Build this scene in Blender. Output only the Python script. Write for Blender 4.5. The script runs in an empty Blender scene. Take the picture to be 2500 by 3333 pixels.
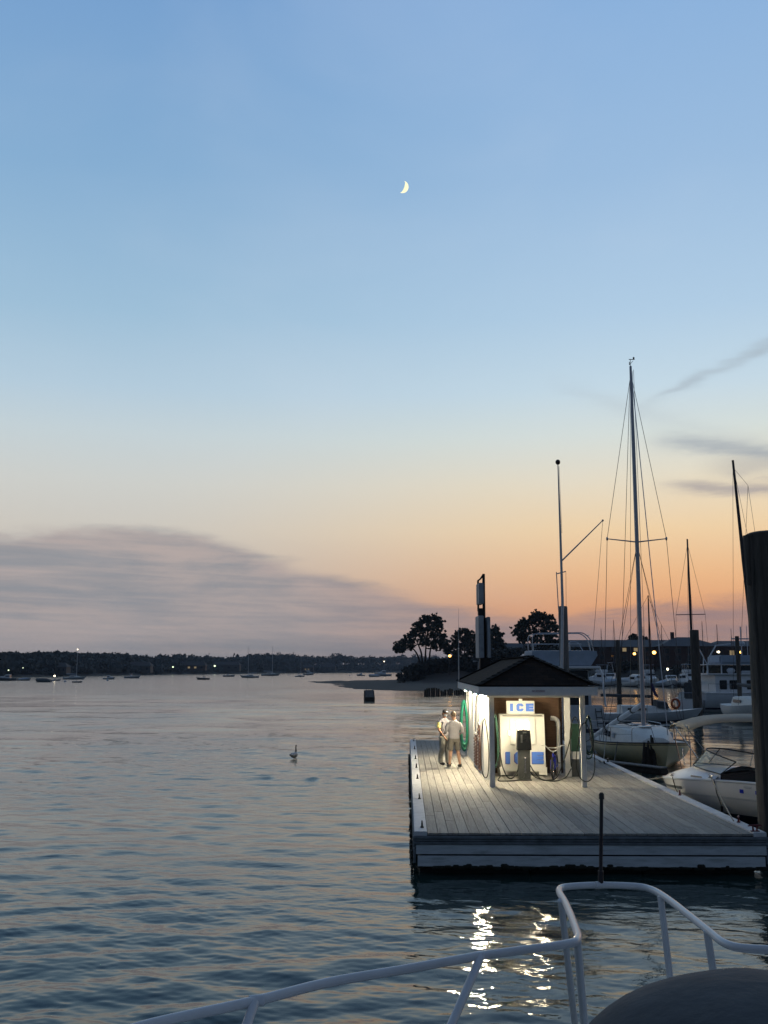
import bpy, bmesh, math, random
import numpy as np
from mathutils import Vector, Matrix
from mathutils import noise as mnoise

random.seed(7)
rng = np.random.default_rng(11)
S = bpy.context.scene
COL = S.collection
PI = math.pi

# ------------------------------------------------------------------ camera
F = 3390.0                      # focal length of the photograph in its own pixels (2500 x 3333)
HOR = 2179.0                    # its horizon line
CAMZ = 3.86                     # metres above the water
PITCH = math.atan((HOR - 1666.5) / F)
cam_d = bpy.data.cameras.new('camera')
cam_d.sensor_fit = 'VERTICAL'
cam_d.sensor_height = 24.0
cam_d.lens = 24.0 * F / 3333.0
cam_d.clip_start = 0.1
cam_d.clip_end = 60000.0
cam = bpy.data.objects.new('camera', cam_d)
COL.objects.link(cam)
cam.location = (0, 0, CAMZ)
cam.rotation_euler = (PI / 2 + PITCH, 0, 0)
S.camera = cam

# ------------------------------------------------------------------ colour and exposure
S.view_settings.view_transform = 'Standard'
S.view_settings.look = 'None'
S.view_settings.exposure = 0.0
S.view_settings.gamma = 1.0
S.render.engine = 'CYCLES'
S.cycles.use_denoising = True
S.cycles.sample_clamp_indirect = 6.0
S.cycles.max_bounces = 8
S.cycles.caustics_reflective = False
S.cycles.caustics_refractive = False


def lin(r, g, b):
    def f(c):
        c /= 255.0
        return c / 12.92 if c <= 0.04045 else ((c + 0.055) / 1.055) ** 2.4
    return (f(r), f(g), f(b), 1.0)


class NT:
    """small helper for node trees"""
    def __init__(s, tree):
        s.t = tree
        s.n = tree.nodes
        s.l = tree.links

    def node(s, typ, **kw):
        nd = s.n.new(typ)
        for k, v in kw.items():
            setattr(nd, k, v)
        return nd

    def put(s, sock, v):
        if hasattr(v, 'is_output'):
            s.l.new(v, sock)
        else:
            sock.default_value = v

    def math(s, op, a, b=None, c=None, clamp=False):
        nd = s.node('ShaderNodeMath', operation=op)
        nd.use_clamp = clamp
        s.put(nd.inputs[0], a)
        if b is not None:
            s.put(nd.inputs[1], b)
        if c is not None:
            s.put(nd.inputs[2], c)
        return nd.outputs[0]

    def rng(s, v, a, b, c=0.0, d=1.0, smooth=True):
        nd = s.node('ShaderNodeMapRange')
        nd.interpolation_type = 'SMOOTHSTEP' if smooth else 'LINEAR'
        nd.clamp = True
        s.put(nd.inputs['Value'], v)
        nd.inputs['From Min'].default_value = a
        nd.inputs['From Max'].default_value = b
        nd.inputs['To Min'].default_value = c
        nd.inputs['To Max'].default_value = d
        return nd.outputs['Result']

    def mix(s, f, a, b, blend='MIX'):
        nd = s.node('ShaderNodeMix', data_type='RGBA', blend_type=blend)
        s.put(nd.inputs[0], f)
        s.put(nd.inputs[6], a)
        s.put(nd.inputs[7], b)
        return nd.outputs[2]

    def ramp(s, f, stops, interp='LINEAR'):
        nd = s.node('ShaderNodeValToRGB')
        cr = nd.color_ramp
        cr.interpolation = interp
        while len(cr.elements) < len(stops):
            cr.elements.new(0.5)
        for e, (p, c) in zip(cr.elements, stops):
            e.position = p
        for e, (p, c) in zip(cr.elements, stops):
            e.position = p
            e.color = c
        s.put(nd.inputs[0], f)
        return nd.outputs[0]

    def noise(s, vec, scale, detail=3.0, rough=0.55, dist=0.0):
        nd = s.node('ShaderNodeTexNoise')
        if vec is not None:
            s.l.new(vec, nd.inputs['Vector'])
        nd.inputs['Scale'].default_value = scale
        nd.inputs['Detail'].default_value = detail
        nd.inputs['Roughness'].default_value = rough
        nd.inputs['Distortion'].default_value = dist
        return nd.outputs['Fac']

    def xyz(s, x, y, z):
        nd = s.node('ShaderNodeCombineXYZ')
        for i, v in enumerate((x, y, z)):
            s.put(nd.inputs[i], v)
        return nd.outputs[0]


# ------------------------------------------------------------------ sky: dusk after sunset, the glow to the right
world = bpy.data.worlds.new('World')
S.world = world
world.use_nodes = True
W = NT(world.node_tree)
W.n.clear()
wout = W.node('ShaderNodeOutputWorld')
bg = W.node('ShaderNodeBackground')
W.l.new(bg.outputs[0], wout.inputs[0])
tc = W.node('ShaderNodeTexCoord')
sep = W.node('ShaderNodeSeparateXYZ')
W.l.new(tc.outputs['Generated'], sep.inputs[0])
az = W.math('MULTIPLY', W.math('ARCTAN2', sep.outputs[0], sep.outputs[1]), 180 / PI)      # degrees, + to the right
el = W.math('MULTIPLY', W.math('ARCSINE', sep.outputs[2]), 180 / PI)
fe = W.math('DIVIDE', W.math('MAXIMUM', el, 0.0), 90.0)


def stops(lst):
    return [(e / 90.0, lin(*c)) for e, c in lst]


sky_r = W.ramp(fe, stops([(0, (182, 131, 113)), (1.5, (206, 148, 116)), (3.2, (222, 160, 116)), (5, (231, 181, 134)),
                          (7.5, (234, 204, 162)), (10, (225, 213, 188)), (12.6, (207, 215, 210)), (15, (190, 210, 222)),
                          (19, (171, 198, 221)), (26, (150, 182, 215)), (35, (133, 170, 212)), (50, (86, 108, 138)), (90, (54, 65, 82))]))
sky_l = W.ramp(fe, stops([(0, (138, 136, 142)), (3, (166, 159, 156)), (5, (186, 179, 172)), (7.5, (199, 194, 185)),
                          (10, (199, 201, 197)), (12.6, (190, 203, 208)), (15, (174, 197, 213)), (19, (153, 185, 209)),
                          (26, (130, 168, 203)), (35, (114, 154, 199)), (50, (80, 104, 136)), (90, (54, 65, 82))]))
sky_b = W.ramp(fe, stops([(0, (56, 68, 82)), (6, (74, 86, 100)), (15, (80, 96, 116)), (30, (76, 96, 124)), (60, (62, 80, 108)), (90, (54, 68, 92))]))
front = W.mix(W.rng(az, -16, 17), sky_l, sky_r)
base = W.mix(W.rng(W.math('ABSOLUTE', az), 35, 110), front, sky_b)

# cloud bank low on the left, thinning to a band on the right
uvn = W.xyz(W.math('MULTIPLY', az, 0.075), W.math('MULTIPLY', el, 0.34), 0.0)
n1 = W.noise(uvn, 2.2, 6, 0.6, 0.4)
uv2 = W.xyz(W.math('MULTIPLY', az, 0.035), W.math('ADD', W.math('MULTIPLY', el, 0.8), W.math('MULTIPLY', az, 0.02)), 3.0)
n2 = W.math('ADD', W.math('MULTIPLY', W.noise(uv2, 2.0, 5, 0.6, 0.3), 0.45), W.math('MULTIPLY', W.noise(uvn, 1.1, 5, 0.6, 0.5), 0.55))
uv3 = W.xyz(W.math('MULTIPLY', az, 0.12), W.math('MULTIPLY', el, 0.5), 7.0)
n3 = W.noise(uv3, 1.6, 4, 0.6, 0.2)
fc = W.node('ShaderNodeFloatCurve')
W.l.new(W.rng(az, -40, 40, 0, 1, False), fc.inputs['Value'])
cm = fc.mapping
pts = [(-40, 6.0), (-28, 6.2), (-20, 6.9), (-15.6, 7.5), (-9.6, 7.0), (-5.8, 5.8), (-0.8, 4.7), (3, 3.5), (6.8, 2.9), (12, 3.0), (18, 3.6), (40, 3.2)]
cv = cm.curves[0]
while len(cv.points) < len(pts):
    cv.points.new(0.5, 0.5)
for p, (a, e) in zip(cv.points, pts):
    p.location = ((a + 40) / 80.0, e / 20.0)
cm.update()
edge = W.math('MULTIPLY', fc.outputs[0], 20.0)
dd = W.math('SUBTRACT', W.math('SUBTRACT', edge, el), W.math('MULTIPLY', W.math('SUBTRACT', n1, 0.5), 2.1))
cmask = W.rng(dd, -0.45, 0.6)
cmask = W.math('MULTIPLY', cmask, W.rng(W.math('ABSOLUTE', az), 60, 110, 1, 0))
cl_l = W.mix(W.rng(n2, 0.38, 0.62), lin(135, 138, 145), lin(173, 160, 157))
cl_r = W.mix(W.rng(n2, 0.35, 0.65), lin(142, 124, 128), lin(184, 142, 124))
cl = W.mix(W.rng(az, -8, 14), cl_l, cl_r)
low = W.rng(el, 0.0, 2.6, 0.55, 0.0)
cl = W.mix(low, cl, lin(134, 133, 137))
sky = W.mix(W.math('MULTIPLY', cmask, 0.9), base, cl)


# thin grey streaks high on the right
def streak(sky, a0, e0, a1, e1, w, strength, ztone, a_in=2.5):
    k = (e1 - e0) / (a1 - a0)
    line = W.math('ADD', W.math('MULTIPLY', W.math('SUBTRACT', az, a0), k), e0)
    wob = W.math('MULTIPLY', W.math('SUBTRACT', n3, 0.5), 1.6)
    off = W.math('DIVIDE', W.math('ADD', W.math('SUBTRACT', el, line), wob), w)
    g = W.math('POWER', 2.718, W.math('MULTIPLY', W.math('MULTIPLY', off, off), -1.0))
    m = W.math('MULTIPLY', g, W.rng(az, a0 - 0.6, a0 + a_in))
    m = W.math('MULTIPLY', m, W.rng(az, a1 + 6, a1 + 20, 1, 0))
    m = W.math('MULTIPLY', m, W.rng(n2, 0.25, 0.6, 0.35, 1.0))
    return W.mix(W.math('MULTIPLY', m, strength), sky, lin(*ztone))


sky = streak(sky, 14.2, 14.0, 20.4, 16.4, 0.30, 0.62, (156, 168, 178))
sky = streak(sky, 14.4, 12.3, 20.4, 11.0, 0.46, 0.74, (142, 152, 164))
sky = streak(sky, 14.8, 9.6, 20.4, 9.3, 0.38, 0.74, (154, 148, 152))
sky = streak(sky, 17.0, 10.6, 22.0, 10.2, 0.4, 0.45, (160, 158, 160))
sky = streak(sky, 9.0, 15.5, 15.0, 13.4, 0.5, 0.22, (166, 176, 184))
# faint large unevenness of the high sky
hi = W.noise(W.xyz(W.math('MULTIPLY', az, 0.03), W.math('MULTIPLY', el, 0.06), 1.0), 1.5, 4, 0.55, 0.3)
sky = W.mix(W.math('MULTIPLY', W.rng(hi, 0.45, 0.75), 0.10), sky, lin(206, 214, 226))
W.l.new(sky, bg.inputs['Color'])
bg.inputs['Strength'].default_value = 1.09

# the sun itself has set: only a weak wide remnant of it from the right
sun_d = bpy.data.lights.new('sun', 'SUN')
sun_d.energy = 0.04
sun_d.angle = math.radians(12)
sun_d.color = (1.0, 0.62, 0.38)
sun = bpy.data.objects.new('sun', sun_d)
COL.objects.link(sun)
sun.rotation_euler = (Vector((-math.sin(math.radians(24)), -math.cos(math.radians(24)), -0.05))).to_track_quat('-Z', 'Y').to_euler()

# ------------------------------------------------------------------ helpers


def at(px, py, d):
    """the point d metres ahead that photograph pixel (px, py) looks at"""
    u = (px - 1250.0) / F
    v = (1666.5 - py) / F
    y = math.cos(PITCH) - v * math.sin(PITCH)
    z = math.sin(PITCH) + v * math.cos(PITCH)
    k = d / y
    return Vector((u * k, d, CAMZ + z * k))


def ground(px, py, z):
    a = at(px, py, 1.0)
    k = (z - CAMZ) / (a.z - CAMZ)
    return at(px, py, k)


def tag(o, label=None, cat=None, group=None, kind=None):
    if label:
        o['label'] = label
    if cat:
        o['category'] = cat
    if group:
        o['group'] = group
    if kind:
        o['kind'] = kind
    return o


def thing(name, label, cat, loc=(0, 0, 0), rz=0.0, group=None):
    o = bpy.data.objects.new(name, None)
    o.empty_display_size = 0.2
    COL.objects.link(o)
    o.location = loc
    o.rotation_euler = (0, 0, rz)
    return tag(o, label, cat, group)


def link_mesh(name, me, mat, parent=None):
    o = bpy.data.objects.new(name, me)
    COL.objects.link(o)
    if mat is not None:
        me.materials.clear()
        me.materials.append(mat)
    if parent is not None:
        o.parent = parent
    return o


class MB:
    def __init__(s):
        s.bm = bmesh.new()

    def face(s, pts):
        vs = [s.bm.verts.new(p) for p in pts]
        return s.bm.faces.new(vs)

    def box(s, c, d, rx=0, ry=0, rz=0, taper=1.0, bev=0.0):
        M = Matrix.Translation(c) @ Matrix.Rotation(rz, 4, 'Z') @ Matrix.Rotation(ry, 4, 'Y') @ Matrix.Rotation(rx, 4, 'X')
        b2 = bmesh.new()
        vs = []
        for z in (-.5, .5):
            t = taper if z > 0 else 1.0
            for x, y in ((-.5, -.5), (.5, -.5), (.5, .5), (-.5, .5)):
                vs.append(b2.verts.new((x * d[0] * t, y * d[1] * t, z * d[2])))
        for f in ((3, 2, 1, 0), (4, 5, 6, 7), (0, 1, 5, 4), (1, 2, 6, 5), (2, 3, 7, 6), (3, 0, 4, 7)):
            b2.faces.new([vs[i] for i in f])
        if bev > 0:
            bmesh.ops.bevel(b2, geom=b2.edges[:], offset=bev, segments=2, affect='EDGES', clamp_overlap=True)
        s.merge(b2, M)
        return s

    def merge(s, b2, M=None):
        if M is not None:
            bmesh.ops.transform(b2, matrix=M, verts=b2.verts[:])
        mp = {v: s.bm.verts.new(v.co) for v in b2.verts}
        for f in b2.faces:
            s.bm.faces.new([mp[v] for v in f.verts])
        b2.free()

    def loft(s, rings, closed=True, cap0=True, cap1=True):
        rr = [[s.bm.verts.new(p) for p in r] for r in rings]
        n = len(rr[0])
        for a, b in zip(rr, rr[1:]):
            for i in range(n if closed else n - 1):
                j = (i + 1) % n
                try:
                    s.bm.faces.new((a[i], a[j], b[j], b[i]))
                except ValueError:
                    pass
        if cap0 and n > 2:
            s.bm.faces.new(rr[0][::-1])
        if cap1 and n > 2:
            s.bm.faces.new(rr[-1])
        return s

    def tube(s, pts, r, n=8, closed=False):
        pts = [Vector(p) for p in pts]
        m = len(pts)
        rs = r if isinstance(r, (list, tuple)) else [r] * m
        rings = []
        up = None
        for i, p in enumerate(pts):
            if closed:
                t = pts[(i + 1) % m] - pts[i - 1]
            else:
                t = pts[min(i + 1, m - 1)] - pts[max(i - 1, 0)]
            if t.length < 1e-9:
                t = Vector((0, 0, 1))
            t.normalize()
            if up is None:
                up = Vector((0, 0, 1)) if abs(t.z) < .9 else Vector((1, 0, 0))
            a = up - t * up.dot(t)
            if a.length < 1e-6:
                a = t.orthogonal()
            a.normalize()
            b = t.cross(a)
            up = a
            rings.append([p + (a * math.cos(q) + b * math.sin(q)) * rs[i] for q in [2 * PI * k / n for k in range(n)]])
        if closed:
            rings.append(rings[0])
            s.loft(rings, True, False, False)
        else:
            s.loft(rings)
        return s

    def ell(s, c, r, n=12, m=8, M=None):
        rings = []
        for j in range(1, m):
            th = PI * j / m
            rings.append([Vector((c[0] + r[0] * math.sin(th) * math.cos(2 * PI * k / n), c[1] + r[1] * math.sin(th) * math.sin(2 * PI * k / n), c[2] - r[2] * math.cos(th))) for k in range(n)])
        if M is not None:
            rings = [[M @ p for p in q] for q in rings]
        s.loft(rings)
        return s

    def prism(s, poly, z0, z1):
        s.loft([[(x, y, z0) for x, y in poly], [(x, y, z1) for x, y in poly]])
        return s

    def slab(s, poly, axis, a0, a1):
        """poly of 2D points extruded along axis 'x' or 'y' (poly is (y,z) or (x,z))"""
        if axis == 'x':
            s.loft([[(a0, p, q) for p, q in poly], [(a1, p, q) for p, q in poly]])
        else:
            s.loft([[(p, a0, q) for p, q in poly], [(p, a1, q) for p, q in poly]])
        return s

    def out(s, name, mat, parent=None, smooth=35, M=None):
        if M is not None:
            bmesh.ops.transform(s.bm, matrix=M, verts=s.bm.verts[:])
        bmesh.ops.recalc_face_normals(s.bm, faces=s.bm.faces[:])
        me = bpy.data.meshes.new(name)
        s.bm.to_mesh(me)
        s.bm.free()
        if smooth:
            for p in me.polygons:
                p.use_smooth = True
            me.set_sharp_from_angle(angle=math.radians(smooth))
        return link_mesh(name, me, mat, parent)


def fillet(pts, r, n=5):
    """round the corners of a polyline"""
    pts = [Vector(p) for p in pts]
    out = [pts[0]]
    for a, b, c in zip(pts, pts[1:], pts[2:]):
        da, dc = (a - b), (c - b)
        k = min(r, da.length * .45, dc.length * .45)
        p, q = b + da.normalized() * k, b + dc.normalized() * k
        for i in range(n + 1):
            t = i / n
            out.append(p * (1 - t) ** 2 + b * 2 * t * (1 - t) + q * t * t)
    out.append(pts[-1])
    return out


def smooth_curve(pts, k=6):
    """Catmull-Rom through the points"""
    pts = [Vector(p) for p in pts]
    P = [pts[0] * 2 - pts[1]] + pts + [pts[-1] * 2 - pts[-2]]
    out = []
    for i in range(1, len(P) - 2):
        a, b, c, d = P[i - 1], P[i], P[i + 1], P[i + 2]
        for j in range(k):
            t = j / k
            out.append(.5 * ((2 * b) + (c - a) * t + (2 * a - 5 * b + 4 * c - d) * t * t + (3 * b - a - 3 * c + d) * t ** 3))
    out.append(pts[-1])
    return out


def sag(a, b, drop, n=10):
    a, b = Vector(a), Vector(b)
    return [a.lerp(b, i / n) - Vector((0, 0, drop * 4 * (i / n) * (1 - i / n))) for i in range(n + 1)]


def remeshed(mb, name, mat, parent, voxel, smooth_it=4):
    o = mb.out(name, mat, None, 0)
    md = o.modifiers.new('r', 'REMESH')
    md.mode = 'VOXEL'
    md.voxel_size = voxel
    ms = o.modifiers.new('s', 'SMOOTH')
    ms.factor = .5
    ms.iterations = smooth_it
    dg = bpy.context.evaluated_depsgraph_get()
    me = bpy.data.meshes.new_from_object(o.evaluated_get(dg))
    old = o.data
    o.modifiers.clear()
    o.data = me
    bpy.data.meshes.remove(old)
    me.name = name
    me.materials.clear()
    me.materials.append(mat)
    for p in me.polygons:
        p.use_smooth = True
    o.parent = parent
    return o


def text_mesh(body, size, depth, name, mat, parent, M):
    cu = bpy.data.curves.new(name, 'FONT')
    cu.body = body
    cu.size = size
    cu.extrude = depth
    cu.align_x = 'CENTER'
    cu.align_y = 'CENTER'
    o = bpy.data.objects.new(name, cu)
    COL.objects.link(o)
    dg = bpy.context.evaluated_depsgraph_get()
    me = bpy.data.meshes.new_from_object(o.evaluated_get(dg))
    bpy.data.objects.remove(o)
    bpy.data.curves.remove(cu)
    me.transform(M)
    me.name = name
    return link_mesh(name, me, mat, parent)


# ------------------------------------------------------------------ materials
MATS = {}


def mat(name, c, rough=.5, metal=0.0, var=.12, vscale=6.0, bump=0.0, bscale=30.0, emit=None, estr=0.0, spec=.5,
        stain=None, stain_amt=0.0, stain_scale=3.0, island=0.0, stretch=None, alpha=None, trans=0.0, ior=1.45):
    m = bpy.data.materials.new(name)
    m.use_nodes = True
    T = NT(m.node_tree)
    T.n.clear()
    o = T.node('ShaderNodeOutputMaterial')
    b = T.node('ShaderNodeBsdfPrincipled')
    T.l.new(b.outputs[0], o.inputs[0])
    tcn = T.node('ShaderNodeTexCoord')
    vec = tcn.outputs['Object']
    if stretch:
        mp = T.node('ShaderNodeMapping')
        T.l.new(vec, mp.inputs[0])
        mp.inputs['Scale'].default_value = stretch
        vec = mp.outputs[0]
    c4 = tuple(c) + (1.0,) if len(c) == 3 else c
    col = c4
    if var > 0:
        nz = T.noise(vec, vscale, 5, .6)
        k = T.rng(nz, .3, .7, 1 - var, 1 + var, False)
        mul = T.node('ShaderNodeMix', data_type='RGBA', blend_type='MULTIPLY')
        mul.inputs[0].default_value = 1.0
        mul.inputs[6].default_value = c4
        T.l.new(T.xyz(k, k, k), mul.inputs[7])
        col = mul.outputs[2]
    if island > 0:
        g = T.node('ShaderNodeNewGeometry')
        k = T.rng(g.outputs['Random Per Island'], 0, 1, 1 - island, 1 + island, False)
        mul = T.node('ShaderNodeMix', data_type='RGBA', blend_type='MULTIPLY')
        mul.inputs[0].default_value = 1.0
        T.put(mul.inputs[6], col)
        T.l.new(T.xyz(k, k, k), mul.inputs[7])
        col = mul.outputs[2]
    if stain:
        nz = T.noise(vec, stain_scale, 6, .65, .5)
        f = T.math('MULTIPLY', T.rng(nz, .5, .72), stain_amt)
        col = T.mix(f, col, tuple(stain) + (1.0,))
    T.put(b.inputs['Base Color'], col)
    b.inputs['Roughness'].default_value = rough
    b.inputs['Metallic'].default_value = metal
    b.inputs['Specular IOR Level'].default_value = spec
    b.inputs['IOR'].default_value = ior
    if trans:
        b.inputs['Transmission Weight'].default_value = trans
    if alpha is not None:
        b.inputs['Alpha'].default_value = alpha
    if emit:
        b.inputs['Emission Color'].default_value = tuple(emit) + (1.0,)
        b.inputs['Emission Strength'].default_value = estr
    if bump > 0:
        nz = T.noise(vec, bscale, 4, .6)
        bp = T.node('ShaderNodeBump')
        bp.inputs['Strength'].default_value = bump
        bp.inputs['Distance'].default_value = .02
        T.l.new(nz, bp.inputs['Height'])
        T.l.new(bp.outputs[0], b.inputs['Normal'])
    MATS[name] = m
    return m


M_deck = mat('weathered deck boards', (.345, .325, .285), .75, var=.22, vscale=3, bump=.5, bscale=40, island=.17, stretch=(14, .8, 14), stain=(.16, .15, .13), stain_amt=.75, stain_scale=.8)
M_capw = mat('white edge paint', (.62, .62, .62), .55, var=.12, vscale=4, stain=(.35, .34, .32), stain_amt=.45, stain_scale=3)
M_fascia = mat('weathered white board', (.58, .61, .62), .6, var=.16, vscale=3, stain=(.22, .25, .22), stain_amt=.5, stain_scale=2.5, stretch=(.6, .6, 4))
M_rub = mat('dark rub board', (.15, .17, .185), .7, var=.3, vscale=5)
M_float = mat('black float', (.006, .007, .007), .6, var=.3)
M_weed = mat('dark weed', (.012, .014, .008), .8, var=.4)
M_cleat = mat('dark cleat iron', (.025, .023, .022), .5, .3)
M_cleatred = mat('red cleat paint', (.16, .028, .03), .5, .1, stain=(.05, .03, .03), stain_amt=.6, stain_scale=25)
M_white = mat('white painted wood', (.74, .73, .70), .5, var=.07, vscale=5, bump=.12, bscale=50)
M_brown = mat('brown siding', (.115, .062, .033), .7, var=.25, vscale=5, bump=.35, bscale=40, stretch=(1, 1, 6))
M_brown2 = mat('brown louvre paint', (.13, .065, .045), .65, var=.2)
M_shutter = mat('dark window', (.10, .085, .11), .25, var=.1)
M_letter = mat('blue sign letters', (.10, .23, .74), .45, var=.05)
M_letter2 = mat('purple letter edge', (.11, .07, .36), .5, var=.05)
M_icebox = mat('ice box enamel', (.80, .78, .72), .35, var=.05, vscale=3)
M_icegrey = mat('ice box seam', (.22, .21, .18), .5)
M_pumpdark = mat('dispenser dark glass', (.012, .013, .013), .25, var=.2)
M_pumpgrey = mat('dispenser grey metal', (.10, .105, .10), .45, .5, var=.15)
M_pumpgreen = mat('dispenser green panel', (.03, .075, .05), .4, var=.15)
M_black = mat('black rubber', (.012, .012, .012), .5)
M_hose = mat('black hose', (.02, .022, .018), .5)
M_green = mat('green hose', (.015, .16, .10), .4, var=.2)
M_pvc = mat('white pipe', (.78, .76, .70), .35, var=.05)
M_blue = mat('blue bicycle paint', (.03, .045, .48), .3, var=.05)
M_tyre = mat('bicycle tyre', (.02, .02, .02), .7)
M_chrome = mat('bare metal', (.55, .55, .56), .25, 1.0, var=.06)
M_alu = mat('anodised mast', (.42, .43, .46), .35, .6, var=.08)
M_darkmast = mat('dark mast', (.03, .025, .028), .5, .2)
M_wire = mat('rigging wire', (.10, .10, .11), .4, .6)
M_pole = mat('white flagpole', (.6, .6, .6), .4, var=.08)
M_ballm = mat('flagpole ball', (.05, .025, .02), .35, .2)
M_pile = mat('weathered piling', (.085, .072, .058), .85, var=.4, vscale=2, bump=1.0, bscale=9, stretch=(4, 4, .5), stain=(.02, .022, .018), stain_amt=.8, stain_scale=1.4)
M_pileg = mat('grey piling', (.16, .15, .14), .85, var=.3, vscale=2, bump=.8, bscale=10, stretch=(4, 4, .5))
M_wood = mat('dark wet timber', (.035, .028, .022), .8, var=.35, vscale=3, bump=.8, bscale=14)
M_cream = mat('cream gelcoat', (.84, .72, .43), .3, var=.05, vscale=1.5, stain=(.50, .44, .32), stain_amt=.3, stain_scale=1.2)
M_gel = mat('white gelcoat', (.80, .80, .80), .22, var=.05, vscale=1.5)
M_gelg = mat('grey white gelcoat', (.60, .62, .64), .35, var=.08, vscale=1.5)
M_deckw = mat('boat deck white', (.68, .67, .63), .5, var=.08)
M_navy = mat('dark blue stripe', (.012, .02, .06), .35)
M_teak = mat('dark toe rail', (.05, .035, .025), .5)
M_glass = mat('dark boat window', (.012, .016, .02), .08, var=0)
M_screen = mat('tinted windscreen', (.35, .42, .40), .05, var=0, alpha=.42)
M_tan = mat('tan upholstery', (.30, .22, .15), .7, var=.12)
M_bimini = mat('tan canvas', (.36, .33, .27), .8, var=.08, vscale=3, bump=.3, bscale=12)
M_tarp = mat('blue grey tarp', (.36, .42, .50), .6, var=.12, vscale=2, bump=.8, bscale=3)
M_canvasd = mat('dark canvas', (.07, .075, .08), .85, var=.22, vscale=5, bump=.5, bscale=7, stain=(.05, .055, .06), stain_amt=.6, stain_scale=9)
M_rail = mat('white enamel rail', (.66, .66, .66), .2, var=.06, vscale=9)
M_rope = mat('mooring rope', (.35, .31, .24), .85, var=.2, vscale=40)
M_roped = mat('dark mooring rope', (.07, .06, .04), .85, var=.2, vscale=40)
M_orange = mat('orange lifebuoy', (.55, .11, .03), .5)
M_flag = mat('furled flag', (.03, .02, .09), .8)
M_skin = mat('skin', (.50, .29, .19), .55, var=.05, vscale=20)
M_skin2 = mat('tanned skin', (.36, .19, .11), .55, var=.05, vscale=20)
M_hair = mat('brown grey hair', (.14, .10, .065), .6, bump=.5, bscale=90)
M_tee = mat('grey shirt', (.31, .30, .31), .85, var=.06, bump=.6, bscale=9)
M_tee2 = mat('grey yellow shirt', (.25, .24, .26), .85, var=.08, bump=.6, bscale=9)
M_yel = mat('yellow sleeve', (.75, .68, .25), .8, var=.05)
M_shorts = mat('olive grey shorts', (.14, .13, .11), .85, var=.1, bump=.6, bscale=10)
M_jeans = mat('washed jeans', (.22, .22, .20), .85, var=.2, vscale=7, bump=.6, bscale=10)
M_shoe = mat('dark shoe', (.03, .028, .026), .6)
M_sole = mat('shoe sole', (.6, .58, .52), .6)
M_capb = mat('black cap', (.012, .012, .014), .8)
M_badge = mat('cap badge', (.75, .72, .70), .6)
M_mask = mat('face mask', (.55, .60, .65), .8)
M_goose = mat('goose body', (.48, .47, .46), .7, var=.2, vscale=20)
M_gneck = mat('goose neck', (.03, .028, .026), .6)
M_gwhite = mat('goose breast', (.62, .60, .58), .7)
M_bark = mat('bark', (.035, .028, .022), .9, var=.3, bump=.8, bscale=6)
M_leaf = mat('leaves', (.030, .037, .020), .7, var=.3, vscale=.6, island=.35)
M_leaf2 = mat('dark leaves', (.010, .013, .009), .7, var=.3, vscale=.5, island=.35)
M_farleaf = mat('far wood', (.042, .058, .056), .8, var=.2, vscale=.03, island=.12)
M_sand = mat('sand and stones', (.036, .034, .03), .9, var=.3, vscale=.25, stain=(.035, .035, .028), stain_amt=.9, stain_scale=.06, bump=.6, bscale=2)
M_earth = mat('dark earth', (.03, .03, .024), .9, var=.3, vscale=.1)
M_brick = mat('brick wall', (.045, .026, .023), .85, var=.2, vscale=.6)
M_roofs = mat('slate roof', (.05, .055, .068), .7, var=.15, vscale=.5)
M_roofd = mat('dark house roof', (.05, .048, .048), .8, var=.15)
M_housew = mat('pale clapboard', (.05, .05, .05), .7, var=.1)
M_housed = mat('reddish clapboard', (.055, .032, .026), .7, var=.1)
M_winlit = mat('lit window', (.5, .4, .25), .5, var=0, emit=(1, .72, .35), estr=.22)
M_sodium = mat('sodium lamp', (1, .6, .2), .5, var=0, emit=(1, .47, .09), estr=9)
M_lampw = mat('white lamp', (1, .9, .7), .5, var=0, emit=(1, .86, .6), estr=5)
M_lampg = mat('greenish lamp', (.8, 1, .7), .5, var=0, emit=(.85, 1, .62), estr=2.4)
M_bulb = mat('eave bulb', (1, .9, .7), .5, var=0, emit=(1, .86, .60), estr=1400)
M_bulb2 = mat('porch bulb', (1, .9, .7), .5, var=0, emit=(1, .85, .58), estr=320)
M_tubel = mat('pump lamp', (1, .95, .8), .5, var=0, emit=(1, .88, .60), estr=34)
M_moon = mat('moonlit ground', (1, .95, .7), .9, var=0, emit=(1, .95, .58), estr=1.0)
M_signw = mat('sign panel', (.34, .36, .38), .5, var=.12, vscale=3, stain=(.2, .2, .19), stain_amt=.5, stain_scale=4)
M_signk = mat('black steel', (.01, .01, .011), .5, .2)
M_red = mat('red sign paint', (.30, .02, .025), .6)


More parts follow.
